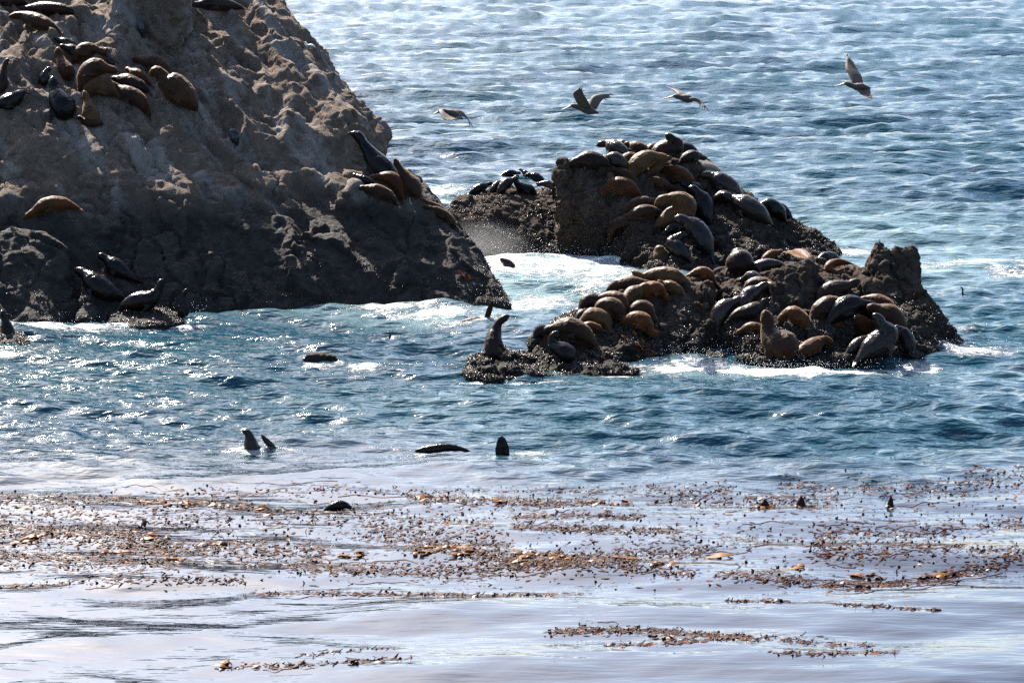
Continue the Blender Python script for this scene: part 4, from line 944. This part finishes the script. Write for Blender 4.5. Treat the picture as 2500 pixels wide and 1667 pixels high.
def float_mesh():
    bm = bmesh.new(); bmesh.ops.create_icosphere(bm, subdivisions=2, radius=.05)
    for v in bm.verts:
        v.co.x *= 1.7
        if v.co.x > 0: v.co.y *= 1 - v.co.x * 5; v.co.z *= 1 - v.co.x * 5
    me = bpy.data.meshes.new('float'); bm.to_mesh(me); bm.free(); set_tone(me, [.3] * len(me.vertices)); return me
FL = float_mesh()
def clump(px, py, label, n=6, spread=.32, tones=(0, 1, 2, 3), group=None, scale=1.0, up=False):
    c = W(px, py); z0 = sea_z(c.x, c.y)
    root = bpy.data.objects.new('kelp_clump', None); COL.objects.link(root); root.location = (c.x, c.y, z0); root.empty_display_size = .2
    tag(root, label, 'kelp', group)
    for k in range(n):
        o = link('blade', BL[tones[k % len(tones)]], M_KELP, root); s = scale * kr.uniform(.7, 1.15)
        x, y = kr.normal(0, spread), kr.normal(0, spread * .6)
        o.location = (x, y, sea_z(c.x + x, c.y + y) - z0 + .005); o.scale = (s, s, s)
        o.rotation_euler = (kr.normal(0, .25), kr.normal(0, .12) - (1.1 if up and k < 2 else 0), kr.normal(0, .6))
        if up and k < 2: o.location.z += .12 * s
    for k in range(max(1, n // 3)):
        o = link('float', FL, M_KELP, root); x, y = kr.normal(0, spread), kr.normal(0, spread * .6)
        o.location = (x, y, sea_z(c.x + x, c.y + y) - z0 + .03); o.rotation_euler = (0, kr.uniform(-1.2, .2), kr.uniform(0, 6))
    return root
GK = 'amber kelp clumps on the slick'
for px, py in ((345, 1225), (430, 1234), (520, 1238), (100, 1310), (60, 1330), (260, 1345), (370, 1312), (440, 1365), (520, 1330), (640, 1240), (1040, 1218), (1090, 1345), (1130, 1352), (1160, 1360), (1215, 1225), (1260, 1378), (1300, 1362), (1370, 1368), (1440, 1222), (1500, 1225), (1515, 1362), (1600, 1385), (1040, 1358), (870, 1360), (1930, 1385), (2130, 1400), (2290, 1398)):
    clump(px, py, 'small clump of brown and amber kelp blades drifting in the floating mat', 5, .26, (0, 1, 2, 3, 1), GK)
clump(1755, 1358, 'long flat golden kelp blade lying alone on pale water', 1, .01, (0,), scale=1.7)
clump(2050, 1352, 'flat amber kelp blade on pale water right of the long golden one', 1, .01, (0,), scale=.95)
clump(2006, 1340, 'brown kelp frond curling up like a fin from the slick', 3, .08, (3, 2, 4), scale=1.0, up=True)
clump(2110, 1427, 'brown kelp blade at the lower right rim of the mat', 3, .15, (2, 4, 3))
clump(1900, 1463, 'dark lump of kelp on smooth water below the mat', 4, .12, (3, 4, 2))
clump(1640, 1556, 'dark kelp clump in the lowest strand near the bottom', 6, .28, (4, 3, 2))
clump(555, 1624, 'amber and dark kelp clump at the bottom left', 4, .14, (1, 4, 3))
clump(885, 1618, 'dark kelp clump along the bottom edge left of centre', 4, .2, (4, 3, 4))
clump(350, 1282, 'dark pointed kelp lump in the left part of the mat', 4, .14, (3, 4, 4), up=True)
def head(px, py, w, h, label, tone):
    """a rounded bunch of kelp standing out of the water: overlapping leaf lobes round a core"""
    c = W(px, py); z0 = sea_z(c.x, c.y); k = c.y / FPX
    root = bpy.data.objects.new('kelp_bunch', None); COL.objects.link(root); root.location = (c.x, c.y, z0); root.empty_display_size = .2
    tag(root, label, 'kelp')
    S = np.array([[0, 0, -.15], [0, 0, h * k * .3], [.01, 0, h * k * .7], [0, 0, h * k]])
    o = tube_obj('core', S, [w * k * .40, w * k * .50, w * k * .46, w * k * .30, w * k * .04], M_KELP, root, 12); set_tone(o.data, [.1] * len(o.data.vertices))
    for j in range(7):
        a = 2 * math.pi * j / 7; b = link('blade', BL[tone[j % len(tone)]], M_KELP, root); s = w * k / .42
        b.scale = (s * .9, s, s * .6); b.location = (math.cos(a) * w * k * .5, math.sin(a) * w * k * .5, .05); b.rotation_euler = (0, .35, a)
head(1865, 1234, 34, 24, 'round bunch of kelp with golden rim, leftmost of three knobs in the slick', (0, 3, 1))
head(1955, 1234, 26, 30, 'tall dark kelp knob in the middle of three in the slick', (4, 3, 1))
head(2174, 1234, 17, 30, 'narrow dark kelp knob, rightmost of three in the slick', (4, 1, 3))
# kelp hanging on the near rock
def hanging(px0, label, n, drop):
    h0 = hit(*px0); root = bpy.data.objects.new('kelp_strand', None); COL.objects.link(root); root.location = h0; root.empty_display_size = .2
    tag(root, label, 'kelp')
    for k in range(n):
        x, y = px0[0] + kr.normal(0, 10) + k * drop[0] / n, px0[1] + k * drop[1] / n
        p = hit(x, y); o = link('blade', BL[(1, 2, 3, 2)[k % 4]], M_KELP, root); o.location = p - h0 + Vector((0, -.06, .02)); o.rotation_euler = (kr.normal(1.0, .3), kr.uniform(.5, 1.1), kr.normal(0, .5)); o.scale = (.75, .75, .75)
hanging((1545, 815), 'golden kelp strands hanging down the wet rock into the channel', 26, (40, 62))
hanging((836, 884), 'amber kelp frond beside the tiny awash rock', 4, (50, 3))
hanging((1125, 665), 'orange weed tuft on the right foot of the stack', 6, (20, 20))

# ------------------------------------------------------------------ spray thrown up where the swell meets rock
def spray():
    V, F = [], []; rg = np.random.default_rng(5)
    base = np.array([[1, 0, 0], [0, 1, 0], [-1, 0, 0], [0, -1, 0], [0, 0, 1], [0, 0, -1]], float)
    tri = np.array([[0, 1, 4], [1, 2, 4], [2, 3, 4], [3, 0, 4], [1, 0, 5], [2, 1, 5], [3, 2, 5], [0, 3, 5]])
    nv = 0
    for px, py, n, wx, hz in ((1150, 624, 420, 1.6, 1.3), (1230, 626, 300, 1.6, .8), (1330, 624, 260, 1.6, .5), (1500, 636, 300, 1.4, .7), (1560, 645, 260, 1.0, .6), (600, 716, 420, 2.2, .6), (470, 735, 250, 1.5, .5), (830, 738, 160, 1.4, .4),
                              (1690, 872, 500, 1.4, .5), (1850, 898, 450, 1.6, .4), (2000, 900, 260, 1.8, .35), (2350, 846, 260, 1.0, .5), (460, 765, 120, .5, .5), (90, 795, 260, 1.4, .5), (1255, 745, 160, .8, .5), (480, 700, 60, .4, .5)):
        c = W(px, py)
        p = np.stack([c.x + rg.normal(0, wx, n), c.y - .25 + rg.normal(0, .3, n), np.abs(rg.normal(0, hz * .5, n)) + .05], 1)
        r = rg.uniform(.004, .013, n)
        V.append((p[:, None] + base[None] * r[:, None, None]).reshape(-1, 3)); F.append((tri[None] + nv + (np.arange(n) * 6)[:, None, None]).reshape(-1, 3)); nv += 6 * n
    me = npmesh('sea_spray', np.concatenate(V), np.concatenate(F))
    m, nt, b = mat('spray'); b.inputs['Base Color'].default_value = (.85, .87, .88, 1); b.inputs['Roughness'].default_value = .25
    n_ = noise(nt, 3.0, 2, .5); nt.links.new(mix(nt, n_, (.8, .83, .85), (.9, .91, .92)), b.inputs['Base Color'])
    tag(link('sea_spray', me, m), 'fine white spray along the waterline of the rocks', 'spray', kind='stuff')
spray()

# ------------------------------------------------------------------ mist hanging where the swell breaks on the low rock
def mist(px, py, rx, ry, rz, dens):
    c = W(px, py); bm = bmesh.new(); bmesh.ops.create_icosphere(bm, subdivisions=3, radius=1.0)
    for v in bm.verts: v.co = Vector((v.co.x * rx, v.co.y * ry, v.co.z * rz))
    me = bpy.data.meshes.new('surf_mist'); bm.to_mesh(me); bm.free()
    m = bpy.data.materials.new('mist'); m.use_nodes = True; nt = m.node_tree; nt.nodes.clear()
    out = node(nt, 'ShaderNodeOutputMaterial'); vol = node(nt, 'ShaderNodeVolumePrincipled')
    vol.inputs['Color'].default_value = (0.9, 0.92, 0.95, 1); vol.inputs['Anisotropy'].default_value = 0.5
    tc = node(nt, 'ShaderNodeTexCoord'); g = node(nt, 'ShaderNodeTexGradient', gradient_type='SPHERICAL')
    mp = node(nt, 'ShaderNodeMapping'); mp.inputs['Scale'].default_value = (1 / rx, 1 / ry, 1 / rz)
    nt.links.new(tc.outputs['Object'], mp.inputs[0]); nt.links.new(mp.outputs[0], g.inputs[0])
    nt.links.new(math_(nt, 'MULTIPLY', math_(nt, 'MULTIPLY', g.outputs['Fac'], noise(nt, 0.9, 3, 0.6, tc.outputs['Object'])), dens), vol.inputs['Density'])
    nt.links.new(vol.outputs[0], out.inputs['Volume'])
    o = link('surf_mist', me, m); o.location = (c.x, c.y, rz * 0.5)
    tag(o, 'thin white mist drifting at the foot of the low rock', 'mist', kind='stuff')
mist(1160, 640, 3.0, 1.6, 1.5, 0.17)
